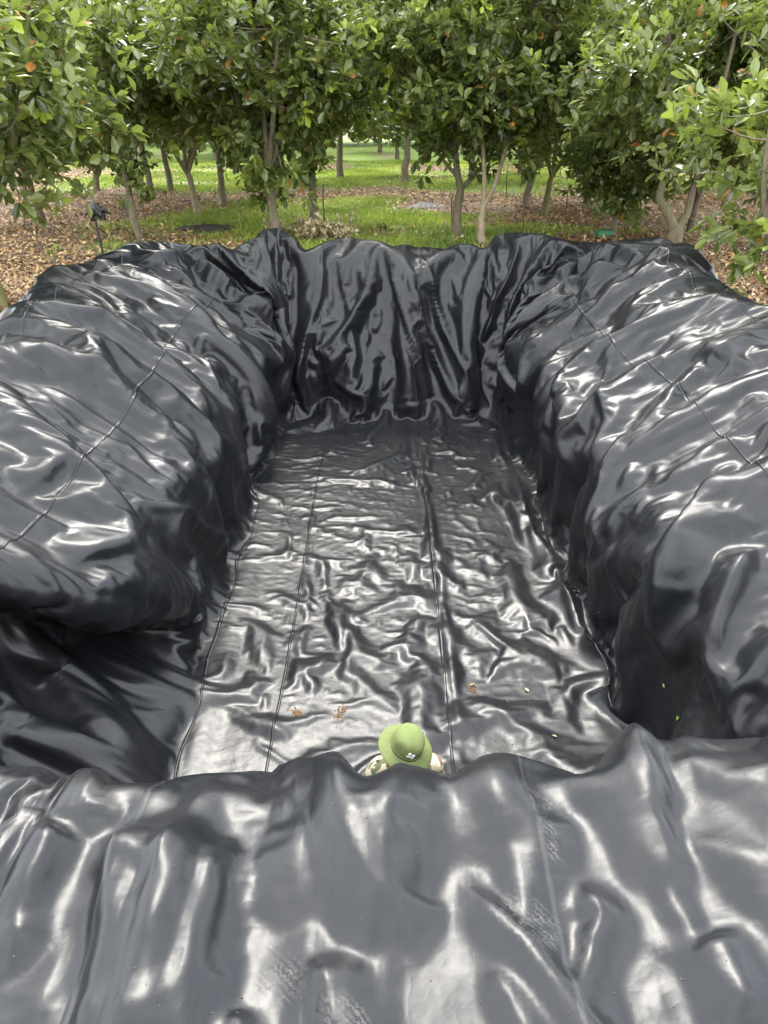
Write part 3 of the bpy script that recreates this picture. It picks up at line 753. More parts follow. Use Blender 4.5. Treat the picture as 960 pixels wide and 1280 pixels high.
def single_leaves(root, crown, fr, count):
    """the leaves that show largest become objects of their own under the crown"""
    pos, Fm, L, tint = fr
    a = root.rotation_euler.z; ca_, sa_ = math.cos(a), math.sin(a)
    W = np.stack([pos[:, 0] * ca_ - pos[:, 1] * sa_ + root.location.x, pos[:, 0] * sa_ + pos[:, 1] * ca_ + root.location.y, pos[:, 2] + root.location.z], -1)
    qx, qy, dep = project(W)
    score = L / dep * ((qx > -10) & (qx < 970) & (qy > -10) & (qy < 1290)) / (1 + .25 * (dep - dep.min()))
    pick = np.argsort(-score)[:count]
    me = crown.data; bm_ = bmesh.new(); bm_.from_mesh(me); bm_.verts.ensure_lookup_table()
    bmesh.ops.delete(bm_, geom=[bm_.verts[i] for k in pick for i in range(9 * k, 9 * k + 9)], context='VERTS'); bm_.to_mesh(me); bm_.free()
    LT = np.array(LEAF_TINTS)
    for k in pick:
        j = int(np.argmin(((LT - tint[k, :3]) ** 2).sum(1)))
        o = bpy.data.objects.new('leaf', LEAF_MESHES[j]); C.objects.link(o); o.parent = crown
        m3 = Matrix([[float(Fm[k][i][c]) * float(L[k]) for c in range(3)] for i in range(3)]).to_4x4()
        o.matrix_local = Matrix.Translation(Vector(pos[k])) @ m3
for px, py, kw, bark, label in FRONT:
    tm, cm, fr = build_tree(**kw)
    o, c = tree_thing('fruit_tree', P3(px, py), 0, 1, tm, cm, bark, label)
    if 'mossy' in label and 'cut off' in label: single_leaves(o, c, fr, 300)
# the small leafy tree right beside the right bank, its trunk outside the photo
tm, cm, fr = build_tree(seed=15, H=3.55, cr=1.45, cb=.75, r0=.10, fork=.8, limbs=4, n_end=40, per_end=9, per=8, leaf=.235, young=.32, orange=.012)
o, c = tree_thing('fruit_tree', (5.5, 10.8, GROUND - .02), .6, 1, tm, cm, M_BARK, 'bright green young tree with large leaves hanging over the right bank')
single_leaves(o, c, fr, 300)

# trees further back: a few crowns, shared
VAR = [build_tree(seed=30 + i, H=(6.6, 7.0, 6.2, 6.8)[i], cr=(2.5, 2.6, 2.4, 2.5)[i], cb=(1.65, 1.75, 1.6, 1.7)[i], r0=.10, fork=(1.5, 1.2, 1.6, 1.3)[i], limbs=3, lean=((.1, 0), (-.16, .05), (.0, .1), (.2, 0))[i], n_end=74, per_end=12, per=7, leaf=.25) for i in range(4)]
BACK = [ # px, py, variant, turn, scale, bark, label
 (655, 259, 3, 0.3, 1.0, M_BARK, 'leaning tree with crooked grey trunk right of the pale forked tree'),
 (679, 269, 1, 2.6, .9, M_BARK_MOSS, 'tree with greenish leaning trunk behind the grass strip on the right'),
 (248, 269, 1, .2, .95, M_BARK_PALE, 'pale slim tree with one low branch reaching right, left of centre'),
 (281, 259, 0, 2.0, 1.0, M_BARK, 'dark double trunked tree behind the pale slim one'),
 (190, 246, 2, 1.0, 1.0, M_BARK, 'dark trunked tree at the grass strip, left of the two in its row'),
 (214, 239, 0, 4.0, 1.0, M_BARK, 'dark trunked tree at the grass strip, right of the two in its row'),
 (55, 279, 3, 2.9, .95, M_BARK, 'thin leaning tree in the brown litter near the left edge'),
 (505, 229, 2, 5.0, 1.3, M_BARK, 'far tree above the open lawn in the centre'),
 (733, 258, 0, 1.2, 1.0, M_BARK, 'tree behind the small round bush on the right'),
 (862, 290, 2, 3.2, .9, M_BARK, 'tree seen through the fork of the stout trunk'),
 (905, 262, 1, 4.4, 1.05, M_BARK, 'tree in the second row near the right edge'),
 (120, 238, 1, 3.3, 1.05, M_BARK, 'far tree behind the thin leaning trunks on the left'),
 (30, 240, 0, .7, 1.05, M_BARK, 'far tree at the left edge of the photo'),
 (335, 236, 2, 2.2, 1.05, M_BARK, 'far tree behind the thick straight trunk'),
 (425, 222, 3, 1.5, 1.35, M_BARK, 'far tree left of the open lawn'),
 (590, 226, 0, 3.6, 1.3, M_BARK, 'far tree behind the dark trunk in the centre'),
 (650, 221, 2, .1, 1.1, M_BARK, 'far tree behind the leaning crooked trunk'),
 (800, 232, 3, 5.2, 1.1, M_BARK, 'far tree above the small round bush'),
 (890, 226, 0, 2.9, 1.1, M_BARK, 'far tree in the third row near the right edge'),
 (975, 245, 2, 1.9, 1.1, M_BARK, 'tree partly cut off by the right edge in the third row'),
]
for px, py, v, a, s, bark, label in BACK:
    tm, cm, fr = VAR[v]
    if bark is not M_BARK:
        tm = tm.copy(); tm.materials.clear(); tm.materials.append(bark)
    elif not tm.materials: tm.materials.append(M_BARK)
    tree_thing('fruit_tree', P3(px, py), a, s, tm, cm, bark, label)
# rows beyond, seen only between the trunks
g = np.random.default_rng(5)
FARV = [build_tree(seed=50 + i, H=6.4, cr=2.6, cb=.9, r0=.12, fork=1.0, limbs=3, n_end=46, per_end=8, per=5, leaf=.42) for i in range(2)]
k = 0
for row, yy in enumerate((46, 54)):
    for xx in np.arange(-yy * .52, yy * .54, 5.0):
        tm, cm, fr = FARV[k % 2]; k += 1
        tree_thing('fruit_tree', (xx + g.normal(0, .5) + (row % 2) * 2.4, yy + g.normal(0, .8), GROUND), g.uniform(0, 6.28), g.uniform(.98, 1.2), tm, cm, M_BARK,
                   'distant orchard tree in the dim back rows between the nearer trunks')
# the orchard beyond that reads as one mass
n = 5200
cts = np.stack([g.uniform(-42, 42, n), g.uniform(61, 70, n), g.uniform(-.3, 8.2, n)], -1)
cm, _ = crown_mesh('far_orchard', cts, np.tile(np.array([[0, -.7, .7]]), (n, 1)), g, 5, .75, .7, .03, 0)
tag(link('far_orchard', cm, M_LEAF), 'far mass of orchard foliage closing the view behind the trunks', 'orchard', kind='stuff')

# ------------------------------------------------------------------ fallen leaves and grass on the orchard floor
def outside_liner(x, y):
    dx = np.maximum(np.abs(x - PX0) - PHX, 0); dy = np.maximum(np.abs(y - PY0) - PHY, 0)
    e = np.hypot(dx, dy); side = np.where(dy > dx, 2.05, 2.95)
    return e > side
g = np.random.default_rng(91)
def scatter(n, y0, y1, power):
    y = y0 + (y1 - y0) * g.random(n) ** power
    x = (g.random(n) * 2 - 1) * (y * .56 + 2.0)
    return x, y
# leaf litter
x, y = scatter(120000, 9, 42, 1.35)
k = outside_liner(x, y) & (g.random(len(x)) > grass_mask(x, y) * 1.05) & (g.random(len(x)) < .45 + .6 * np.clip(.5 + vnoise(x * .7, y * .7, x * 0, 61, 2), 0, 1))
x, y = x[k], y[k]; n = len(x)
a = g.uniform(0, 6.283, n); L = g.uniform(.06, .15, n); wd = L * g.uniform(.36, .5, n); curl = g.uniform(-.02, .05, n)
tx, ty = g.normal(0, .3, n), g.normal(0, .3, n)
loc = np.array([(0, -.5, 0), (.5, -.1, 1), (.38, .32, 1), (0, .5, .3), (-.38, .32, 1), (-.5, -.1, 1)])
lx = loc[None, :, 0] * wd[:, None]; ly = loc[None, :, 1] * L[:, None]
lz = loc[None, :, 2] * curl[:, None] + lx * tx[:, None] + ly * ty[:, None]
ca_, sa_ = np.cos(a)[:, None], np.sin(a)[:, None]
zz = ground_z(x, y)
VL = np.stack([x[:, None] + lx * ca_ - ly * sa_, y[:, None] + lx * sa_ + ly * ca_, zz[:, None] + .018 + np.abs(g.normal(0, .012, n))[:, None] + lz - lz.min(1, keepdims=True) * .7], -1)
q = np.array([(0, 1, 2, 5), (5, 2, 3, 4)])
me = mesh_np('leaf_litter', VL.reshape(-1, 3), (q[None] + 6 * np.arange(n)[:, None, None]).reshape(-1, 4), 4, smooth=False)
ca = me.color_attributes.new('tint', 'FLOAT_COLOR', 'POINT')
cols = np.array([(.33, .235, .135), (.25, .155, .08), (.17, .10, .05), (.42, .34, .22), (.11, .065, .036), (.28, .15, .065), (.38, .28, .11)])
cl = cols[g.choice(7, n, p=[.22, .2, .16, .14, .14, .08, .06])] * g.uniform(.85, 1.4, (n, 1)) * np.array([1.0, .93, .76])
ca.data.foreach_set('color', np.repeat(np.concatenate([cl, np.ones((n, 1))], 1), 6, axis=0).astype(np.float32).ravel())
M_LITTER, t, b = mat('dry_leaf')
t.links.new(node(t, 'ShaderNodeAttribute', attribute_name='tint').outputs['Color'], b.inputs['Base Color']); b.inputs['Roughness'].default_value = .62
tag(link('leaf_litter', me, M_LITTER), 'dry brown and tan leaves strewn over the orchard soil', 'leaf litter', kind='stuff')
# grass
x, y = scatter(420000, 12.5, 46, 1.0)
k = outside_liner(x, y) & (g.random(len(x)) < (grass_mask(x, y) - .22) * 1.25)
x, y = x[k], y[k]; n = len(x)
print('grass', n)
a = g.uniform(0, 6.283, n); hgt = g.uniform(.04, .12, n) * (1 + .5 * vnoise(x, y, x * 0, 71, 2)); wd = .012 + .0006 * y
bend = g.normal(0, .05, (n, 2))
dx, dy = np.cos(a) * wd, np.sin(a) * wd
zz = ground_z(x, y) - .01
VG_ = np.stack([np.stack([x - dx, y - dy, zz], -1), np.stack([x + dx, y + dy, zz], -1), np.stack([x + bend[:, 0], y + bend[:, 1], zz + hgt], -1)], 1)
me = mesh_np('grass', VG_.reshape(-1, 3), np.arange(n * 3).reshape(-1, 3), 3, smooth=False)
ca = me.color_attributes.new('tint', 'FLOAT_COLOR', 'POINT')
r_ = np.clip(.5 + .55 * vnoise(x * 1.5, y * 1.5, x * 0, 73, 2) + g.normal(0, .18, n), 0, 1)[:, None]
cl = (1 - r_) * np.array([.13, .20, .03]) + r_ * np.array([.38, .47, .07])
dry = (g.random(n) < .08)[:, None]; cl = np.where(dry, np.array([.35, .31, .14]), cl)
ca.data.foreach_set('color', np.repeat(np.concatenate([cl, np.ones((n, 1))], 1), 3, axis=0).astype(np.float32).ravel())
M_GRASS, t, b = mat('grass_blade')
gc = node(t, 'ShaderNodeAttribute', attribute_name='tint').outputs['Color']
t.links.new(gc, b.inputs['Base Color']); b.inputs['Roughness'].default_value = .55
tr = node(t, 'ShaderNodeBsdfTranslucent', {'Color': gc}); ms = node(t, 'ShaderNodeMixShader', {0: .4})
t.links.new(b.outputs[0], ms.inputs[1]); t.links.new(tr.outputs[0], ms.inputs[2]); t.links.new(ms.outputs[0], t.nodes['Material Output'].inputs['Surface'])
tag(link('grass', me, M_GRASS), 'short bright green grass between the orchard trees', 'grass', kind='stuff')

# ------------------------------------------------------------------ person standing on the pit floor
def solid(name, rgb, rough=.7, noise=0, scale=30):
    m, t, b = mat(name)
    b.inputs['Roughness'].default_value = rough
    if noise:
        ob = node(t, 'ShaderNodeTexCoord').outputs['Object']
        n = node(t, 'ShaderNodeTexNoise', {'Vector': ob, 'Scale': scale, 'Detail': 5.0}).outputs['Fac']
        t.links.new(mixc(t, n, tuple(c * (1 - noise) for c in rgb), tuple(min(1, c * (1 + noise)) for c in rgb)), b.inputs['Base Color'])
        t.links.new(node(t, 'ShaderNodeBump', {'Strength': .3, 'Distance': .004, 'Height': n}).outputs['Normal'], b.inputs['Normal'])
    else: b.inputs['Base Color'].default_value = (*rgb, 1)
    return m
def camo_material():
    m, t, b = mat('camouflage_cloth')
    ob = node(t, 'ShaderNodeTexCoord').outputs['Object']
    def blot(seed, lo): return ramp(t, node(t, 'ShaderNodeTexNoise', {'Vector': node(t, 'ShaderNodeVectorMath', {0: ob, 1: (seed, seed * 2, 0)}, operation='ADD').outputs['Vector'], 'Scale': 11.0, 'Detail': 2.0, 'Distortion': .8}).outputs['Fac'], [(lo, 0.), (lo + .02, 1.)])
    c = mixc(t, blot(3, .52), (.42, .36, .25), (.16, .105, .065)); c = mixc(t, blot(8, .56), c, (.10, .11, .05)); c = mixc(t, blot(13, .60), c, (.55, .50, .38)); c = mixc(t, blot(21, .64), c, (.03, .026, .02))
    t.links.new(c, b.inputs['Base Color']); b.inputs['Roughness'].default_value = .9
    return m
M_CAMO = camo_material(); M_SKIN = solid('skin', (.36, .20, .125), .5, .12, 40); M_HAIR = solid('dark_hair', (.012, .010, .009), .5)
M_TROUSER = solid('dark_trousers', (.045, .05, .055), .9, .3, 60); M_BOOT = solid('rubber_boot', (.03, .035, .03), .4)
def hat_material():
    m, t, b = mat('green_hat_cloth')
    ob = node(t, 'ShaderNodeTexCoord').outputs['Object']
    n = node(t, 'ShaderNodeTexNoise', {'Vector': ob, 'Scale': 16.0, 'Detail': 5.0}).outputs['Fac']
    wv = node(t, 'ShaderNodeTexNoise', {'Vector': ob, 'Scale': 420.0, 'Detail': 1.0}).outputs['Fac']
    t.links.new(mixc(t, n, (.078, .10, .030), (.155, .19, .062)), b.inputs['Base Color']); b.inputs['Roughness'].default_value = .9
    t.links.new(node(t, 'ShaderNodeBump', {'Strength': .5, 'Distance': .008, 'Height': mth(t, 'ADD', n, mth(t, 'MULTIPLY', wv, .15))}).outputs['Normal'], b.inputs['Normal'])
    return m
M_HAT = hat_material(); M_WHITE = solid('white_thread', (.8, .8, .76), .8)

def skin_mesh(name, chains, root=0, sub=2):
    """chains: lists of (point, radius); points shared by position; grown with the Skin modifier"""
    pts, rad, edges, idx = [], [], [], {}
    for ch in chains:
        prev = None
        for p, r in ch:
            k = tuple(round(c, 4) for c in p)
            if k not in idx: idx[k] = len(pts); pts.append(k); rad.append(r)
            if prev is not None: edges.append((prev, idx[k]))
            prev = idx[k]
    me = bpy.data.meshes.new(name); me.from_pydata(pts, edges, [])
    o = bpy.data.objects.new(name, me); C.objects.link(o)
    md = o.modifiers.new('skin', 'SKIN'); md.use_smooth_shade = True
    for i, r in enumerate(rad):
        rr = r if isinstance(r, tuple) else (r, r)
        me.skin_vertices[0].data[i].radius = rr; me.skin_vertices[0].data[i].use_root = (i == root)
    s = o.modifiers.new('sub', 'SUBSURF'); s.levels = sub; s.render_levels = sub
    dg = bpy.context.evaluated_depsgraph_get(); dg.update()
    out = bpy.data.meshes.new_from_object(o.evaluated_get(dg)); out.name = name
    bpy.data.objects.remove(o)
    out.polygons.foreach_set('use_smooth', [True] * len(out.polygons))
    return out
fz = FLOOR + .03
person = empty('person', (.13, 3.62, fz - .05), R(188))      # local +y is the way the person faces
tag(person, 'person in green brimmed hat and camouflage shirt standing on the pit floor, head bowed', 'person')
# skeleton, metres, feet at z = 0, facing +y
pel, wst, chs, nck = (0, 0, .84), (0, .01, .98), (0, .03, 1.18), (0, .05, 1.325)
hd = [(nck, .052), ((0, .075, 1.385), .058), ((0, .10, 1.44), .088), ((0, .105, 1.50), .092), ((0, .095, 1.545), .070)]
def arm(s):
    sh, el, wr = (s * .175, .02, 1.26), (s * .235, -.03, 1.0), (s * .13, .19, .93)
    pm = (s * .085, .255, .935)
    ch = [[(chs, .125), ((s * .10, .025, 1.255), .072), (sh, .062), ((s * .21, -.01, 1.13), .052), (el, .043), ((s * .185, .08, .96), .040), (wr, .028), ((s * .105, .228, .935), (.034, .022)), (pm, (.036, .02))]]
    for k, (ox, oz, ln) in enumerate([(.026, .0, .070), (.009, .004, .080), (-.010, .004, .074), (-.027, .0, .058)]):
        b0 = (pm[0] + s * ox, pm[1] + .015, pm[2] + oz)
        ch.append([(pm, (.036, .02)), (b0, .011), ((b0[0] - s * .008, b0[1] + ln * .5, b0[2] - .006), .0092), ((b0[0] - s * .022, b0[1] + ln * .82, b0[2] - .028), .0085), ((b0[0] - s * .03, b0[1] + ln * .85, b0[2] - .05), .007)])
    ch.append([((s * .105, .228, .935), (.034, .022)), ((s * .07, .235, .955), .012), ((s * .045, .265, .965), .011), ((s * .035, .292, .958), .009)])
    return ch
def leg(s): return [[(pel, .12), ((s * .095, 0, .79), .088), ((s * .11, .02, .62), .075), ((s * .115, .03, .44), .056), ((s * .12, -.01, .26), .054), ((s * .12, -.02, .09), .038), ((s * .125, .03, .045), (.042, .036)), ((s * .135, .13, .035), (.042, .03)), ((s * .14, .18, .03), (.036, .024))]]
body = skin_mesh('body', [[(pel, .12), (wst, .115), (chs, .125), ((0, .04, 1.28), .085)] + hd] + [[((0, .04, 1.28), .085), (nck, .052)]] + arm(1) + arm(-1) + leg(1) + leg(-1))
# face: push nose, brow, chin and sockets out of the head's surface
for v in body.vertices:
    c = v.co
    if c.z > 1.37 and c.y > .08:
        f = max(0, c.y - .10)
        c.y += .022 * math.exp(-((c.x / .014) ** 2) - ((c.z - 1.462) / .022) ** 2)
        c.y += .012 * math.exp(-((c.x / .03) ** 2) - ((c.z - 1.395) / .018) ** 2)
        for sx in (-1, 1): c.y -= .010 * math.exp(-(((c.x - sx * .034) / .017) ** 2) - ((c.z - 1.485) / .014) ** 2)
bo = link('body', body, M_SKIN, person)
def inflate(me, d):
    m = me.copy(); bm_ = bmesh.new(); bm_.from_mesh(m); bm_.normal_update()
    mv = [(v, v.normal.copy()) for v in bm_.verts]
    for v, nn in mv: v.co += nn * d
    return m, bm_
def cloth(name, sel, d, material, fold):
    m, bm_ = inflate(body, d)
    bmesh.ops.delete(bm_, geom=[f for f in bm_.faces if not sel(f.calc_center_median())], context='FACES')
    seen, best = set(), []
    for f0 in bm_.faces:                                   # keep the one connected piece
        if f0 in seen: continue
        st, isl = [f0], []; seen.add(f0)
        while st:
            f = st.pop(); isl.append(f)
            for e in f.edges:
                for f2 in e.link_faces:
                    if f2 not in seen: seen.add(f2); st.append(f2)
        if len(isl) > len(best): best = isl
    bs = set(best); bmesh.ops.delete(bm_, geom=[f for f in bm_.faces if f not in bs], context='FACES')
    for v in bm_.verts:
        q = v.co; k = fold * (math.sin(38 * q.z + 9 * q.x) + math.sin(31 * q.x + 22 * q.y + 12 * q.z)); v.co += v.normal * k
    bm_.to_mesh(m); bm_.free(); m.name = name; m.materials.clear()
    return link(name, m, material, person)
cloth('shirt', lambda c: c.z > .80 and c.z < 1.335 and not (c.z < 1.0 and c.y > .16) and not (abs(c.x) < .09 and c.z < .86 and c.y > .2), .016, M_CAMO, .004)
cloth('trousers', lambda c: c.z < .88 and c.z > .10 and c.y < .16, .018, M_TROUSER, .004)
for s in (-1, 1):
    link('boot', skin_mesh('boot', [[((s * .12, -.015, .30), .068), ((s * .12, -.02, .16), .058), ((s * .12, -.015, .07), (.056, .052)), ((s * .127, .06, .048), (.054, .046)), ((s * .137, .15, .042), (.054, .040)), ((s * .142, .20, .038), (.044, .032))]]), M_BOOT, person)
# eyes, mouth, ears, hair
def ball(name, c, r, m, parent, seg=12):
    bm_ = bmesh.new(); bmesh.ops.create_uvsphere(bm_, u_segments=seg, v_segments=seg // 2 + 1, radius=1)
    for v in bm_.verts: v.co = Vector((v.co.x * r[0] + c[0], v.co.y * r[1] + c[1], v.co.z * r[2] + c[2]))
    me = bpy.data.meshes.new(name); bm_.to_mesh(me); bm_.free(); me.polygons.foreach_set('use_smooth', [True] * len(me.polygons))
    return link(name, me, m, parent)
M_EYE = solid('eye_white', (.6, .58, .54), .25); M_LIP = solid('lip', (.30, .12, .09), .5)
for s in (-1, 1):
    e = ball('eye', (s * .034, .183, 1.485), (.013, .008, .008), M_EYE, bo); ball('pupil', (s * .034, .190, 1.485), (.005, .003, .005), M_HAIR, bo)
    ball('ear', (s * .094, .095, 1.475), (.012, .022, .032), M_SKIN, bo)
ball('mouth', (0, .190, 1.425), (.024, .008, .006), M_LIP, bo)
bm_ = bmesh.new(); bmesh.ops.create_uvsphere(bm_, u_segments=20, v_segments=12, radius=1)
for v in bm_.verts: v.co = Vector((v.co.x * .101, v.co.y * .112 + .088, v.co.z * .105 + 1.495))
bmesh.ops.delete(bm_, geom=[f for f in bm_.faces if f.calc_center_median().y > .13 or f.calc_center_median().z < 1.43], context='FACES')
me = bpy.data.meshes.new('hair'); bm_.to_mesh(me); bm_.free(); link('hair', me, M_HAIR, person)
# hat: soft crown and a wavy brim, tipped forward with the bowed head
hat = empty('hat', (0, .095, 1.515)); hat.parent = person; hat.rotation_euler = (R(-16), R(-9), R(10))
def lathe(name, prof, seg, warp, m, parent, thick=.004):
    V, F = [], []
    for (r, z) in prof:
        for k in range(seg):
            th = 2 * math.pi * k / seg; V.append(warp(r * math.cos(th), r * math.sin(th), z, th, r))
    for i in range(len(prof) - 1):
        for k in range(seg): F.append((i * seg + k, i * seg + (k + 1) % seg, (i + 1) * seg + (k + 1) % seg, (i + 1) * seg + k))
    if prof[-1][0] < .02: F.append(tuple((len(prof) - 1) * seg + k for k in range(seg)))
    me = py_mesh(name, V, F); o = link(name, me, m, parent)
    md = o.modifiers.new('thickness', 'SOLIDIFY'); md.thickness = thick
    return o
def wcrown(x, y, z, th, r):
    d = (.006 * math.sin(3 * th + 1) + .004 * math.sin(7 * th)) * (z / .1) * min(1, r / .08) ** 2
    return (x * (1 + d * 6), y * 1.12 * (1 + d * 6), z + .010 * math.sin(2 * th + .6) * max(0, z - .05) / .05 * min(1, r / .09) ** 2)
crown = lathe('crown', [(.098, -.012), (.1, .012), (.099, .040), (.095, .068), (.087, .088), (.072, .102), (.05, .110), (.022, .113), (.006, .113)], 40, wcrown, M_HAT, hat)
def wbrim(x, y, z, th, r):
    q = (r - .098) / .07
    return (x * 1.0, y * (1.10 - .02 * q), z + q * (.010 * math.sin(2 * th + .8) + .006 * math.sin(5 * th)))
brim = lathe('brim', [(.0985, -.010), (.112, -.015), (.128, -.022), (.144, -.031), (.158, -.040), (.166, -.047), (.1685, -.051)], 56, wbrim, M_HAT, hat)
for k in range(4):
    lathe('stitch_line', [(.121 + .011 * k, -.0170 - .0062 * k), (.1222 + .011 * k, -.0176 - .0062 * k)], 56, wbrim, M_HAT, brim, .003)
band = lathe('band', [(.1015, -.006), (.1030, .004), (.1020, .013)], 40, wcrown, M_HAT, hat, .003)
# white embroidered figures on the crown
def lettering(txt, size, th0, z0, rr, parent):
    cu = bpy.data.curves.new('lettering', 'FONT'); cu.body = txt; cu.size = size; cu.align_x = 'CENTER'; cu.extrude = .0012; cu.offset = .0008
    o = bpy.data.objects.new('lettering', cu); C.objects.link(o)
    dg = bpy.context.evaluated_depsgraph_get(); dg.update()
    me = bpy.data.meshes.new_from_object(o.evaluated_get(dg)); bpy.data.objects.remove(o)
    for v in me.vertices:
        x, y, z = v.co
        x, y = x * .94 + y * .34, y * .94 - x * .34
        th = th0 - x / rr; zz = z0 + y
        r = np.interp(zz, [-.012, .012, .040, .068, .088, .102], [.098, .1, .099, .095, .087, .072]) + .004 + z
        v.co = Vector((r * math.cos(th), r * math.sin(th) * 1.12, zz))
    me.materials.clear()
    return link('lettering', me, M_WHITE, parent)
lettering('58', .05, R(74), .036, -.098, hat)

# ------------------------------------------------------------------ small things
M_STAKE = solid('weathered_stake', (.10, .075, .05), .9, .4, 30); M_DARK = solid('black_rag', (.012, .012, .013), .45, .3, 40)
M_GREENBOX = solid('green_plastic', (.02, .16, .07), .45, .15, 20); M_TWIG = solid('bare_twig', (.20, .15, .095), .9, .3, 40)
M_ASH = solid('grey_ash', (.19, .185, .18), .95, .35, 25)
def stake(px, py, h, r, label, lean=(0, 0), rag=False):
    p = at_z(px, py, GROUND); o = empty('stake', (p.x, p.y, GROUND)); tag(o, label, 'stake', 'thin stakes among the trees')
    V, F = [], []
    tube([np.array((lean[0] * q * h + .012 * math.sin(7 * q), lean[1] * q * h, q * h - .1 * (q == 0))) for q in np.linspace(0, 1, 6)], list(np.linspace(r, r * .75, 6)), 7, V, F)
    link('pole', py_mesh('pole', V, F), M_DARK if rag else M_STAKE, o)
    if rag:
        bm_ = bmesh.new(); bmesh.ops.create_icosphere(bm_, subdivisions=3, radius=1)
        for v in bm_.verts:
            q = v.co; k = 1 + .25 * math.sin(5 * q.x + 3 * q.z) + .2 * math.sin(6 * q.y - 4 * q.z)
            v.co = Vector((q.x * .15 * k + .05, q.y * .11 * k, q.z * .13 * k - .06 * abs(q.x)))
        me = bpy.data.meshes.new('rag'); bm_.to_mesh(me); bm_.free()
        link('rag', me, M_DARK, o, (lean[0] * h, lean[1] * h, h))
        for a in (0, 2.2, 4.0):
            V, F = [], []; tube([np.array((.05, 0, 0)), np.array((.05 + .16 * math.cos(a), .16 * math.sin(a), .02)), np.array((.05 + .26 * math.cos(a), .26 * math.sin(a), -.06))], [.03, .05, .01], 6, V, F)
            link('rag_end', py_mesh('rag_end', V, F), M_DARK, o, (lean[0] * h, lean[1] * h, h))
stake(131, 332, 1.0, .022, 'thin dark stake topped by black rags behind the left bank', (-.03, 0), True)
stake(31, 281, .85, .014, 'thin bare stake in the litter, left one of two side by side near left edge')
stake(40, 280, .9, .014, 'thin bare stake in the litter, right one of two side by side near left edge')
stake(564, 280, .75, .02, 'thin dark stake beside the dark trunk in the centre')
stake(405, 291, 1.1, .022, 'thin dark stake standing in the pile of dry branches', (.02, 0))
stake(653, 294, .7, .013, 'thin stake on the grass strip right of the pale forked tree')
stake(706, 280, 1.0, .016, 'thin stake left of the small round bush')
stake(632, 250, .9, .02, 'thin stake left of the leaning crooked trunk')
# green box beside the small round bush
p = at_z(754, 299, GROUND); o = empty('plastic_crate', (p.x, p.y, ground_z(np.array([p.x]), np.array([p.y]))[0]), .1); tag(o, 'small green plastic box lying by the round bush trunk', 'crate')
def bxm(name, lo, hi, m, parent):
    bm_ = bmesh.new(); bmesh.ops.create_cube(bm_, size=1)
    for v in bm_.verts: v.co = Vector([(lo[i] + hi[i]) / 2 + v.co[i] * (hi[i] - lo[i]) for i in range(3)])
    bmesh.ops.bevel(bm_, geom=bm_.edges[:], offset=min(hi[i] - lo[i] for i in range(3)) * .18, segments=2, affect='EDGES')
    me = bpy.data.meshes.new(name); bm_.to_mesh(me); bm_.free(); return link(name, me, m, parent)
bxm('base', (-.17, -.12, 0), (.17, .12, .02), M_GREENBOX, o)
for s in (-1, 1):
    bxm('side_panel', (-.17, s * .12 - .008, .021), (.17, s * .12 + .008, .15), M_GREENBOX, o); bxm('end_panel', (s * .178 - .008, -.111, .021), (s * .178 + .008, .111, .15), M_GREENBOX, o)
bxm('rim', (-.19, -.135, .151), (.19, .135, .172), M_GREENBOX, o)
# pile of dry leafy branches
g = np.random.default_rng(17)
p = at_z(402, 300, GROUND); o = empty('brush_pile', (p.x, p.y, GROUND)); tag(o, 'heap of cut branches with pale dry leaves behind the far bank', 'brush pile'); o.scale = (.75, .75, .75)
V, F = [], []
cts, ots = [], []
for k in range(34):
    b0 = np.array([g.normal(0, .38), g.normal(0, .25), 0.0]); d = np.array([g.normal(0, .5), g.normal(0, .4), g.uniform(.25, .75)]); e = b0 + d * g.uniform(.5, .95)
    tube(bez(b0, (b0 + e) / 2 + np.array([0, 0, .1]), e, 5), [.014, .012, .01, .008, .005], 5, V, F)
    for q in np.linspace(.35, 1, 7): cts.append(b0 + (e - b0) * q + g.normal(0, .04, 3)); ots.append(d / np.linalg.norm(d))
link('branches', py_mesh('branches', V, F), M_TWIG, o)
cm, _ = crown_mesh('dry_leaves', np.array(cts), np.array(ots), g, 6, .15, .7, 0, 0)
tn = np.zeros((len(cm.vertices) // 9, 4)); tn[:] = np.concatenate([np.array([(.46, .39, .24), (.34, .26, .15), (.40, .37, .20), (.24, .17, .09)])[g.choice(4, len(tn))], np.ones((len(tn), 1))], 1)
cm.color_attributes['tint'].data.foreach_set('color', np.repeat(tn, 9, axis=0).astype(np.float32).ravel())
dl = link('dry_leaves', cm, M_LITTER, o); dl['kind'] = 'stuff'
# ash heaps on the ground
def mound(name, px, py, rx, ry, h, m, label, cat, seed):
    p = at_z(px, py, GROUND); g = np.random.default_rng(seed); V, F = [], []
    n, ms = 40, 8
    for i in range(ms):
        q = i / (ms - 1)
        for k in range(n):
            th = 2 * math.pi * k / n; rr = q * (1 + .18 * math.sin(3 * th + seed) + .1 * math.sin(7 * th))
            V.append((rx * rr * math.cos(th), ry * rr * math.sin(th), h * (1 - q ** 2) * (1 + .4 * g.normal() * (q < .9)) - .05 * (q == 1)))
    for i in range(ms - 1):
        for k in range(n): F.append((i * n + k, i * n + (k + 1) % n, (i + 1) * n + (k + 1) % n, (i + 1) * n + k))
    o = link(name, py_mesh(name, V, F), m, None, (p.x, p.y, GROUND + .03)); tag(o, label, cat)
M_SOIL = solid('dark_soil', (.055, .045, .038), .95, .35, 20)
mound('ash_heap', 536, 259, .62, .55, .07, M_ASH, 'low grey heap of ash on the lawn left of the dark trunk', 'ash heap', 3)
mound('soil_heap', 262, 287, .75, .45, .07, M_SOIL, 'low heap of dark soil on the grass left of the thick straight trunk', 'soil heap', 5)
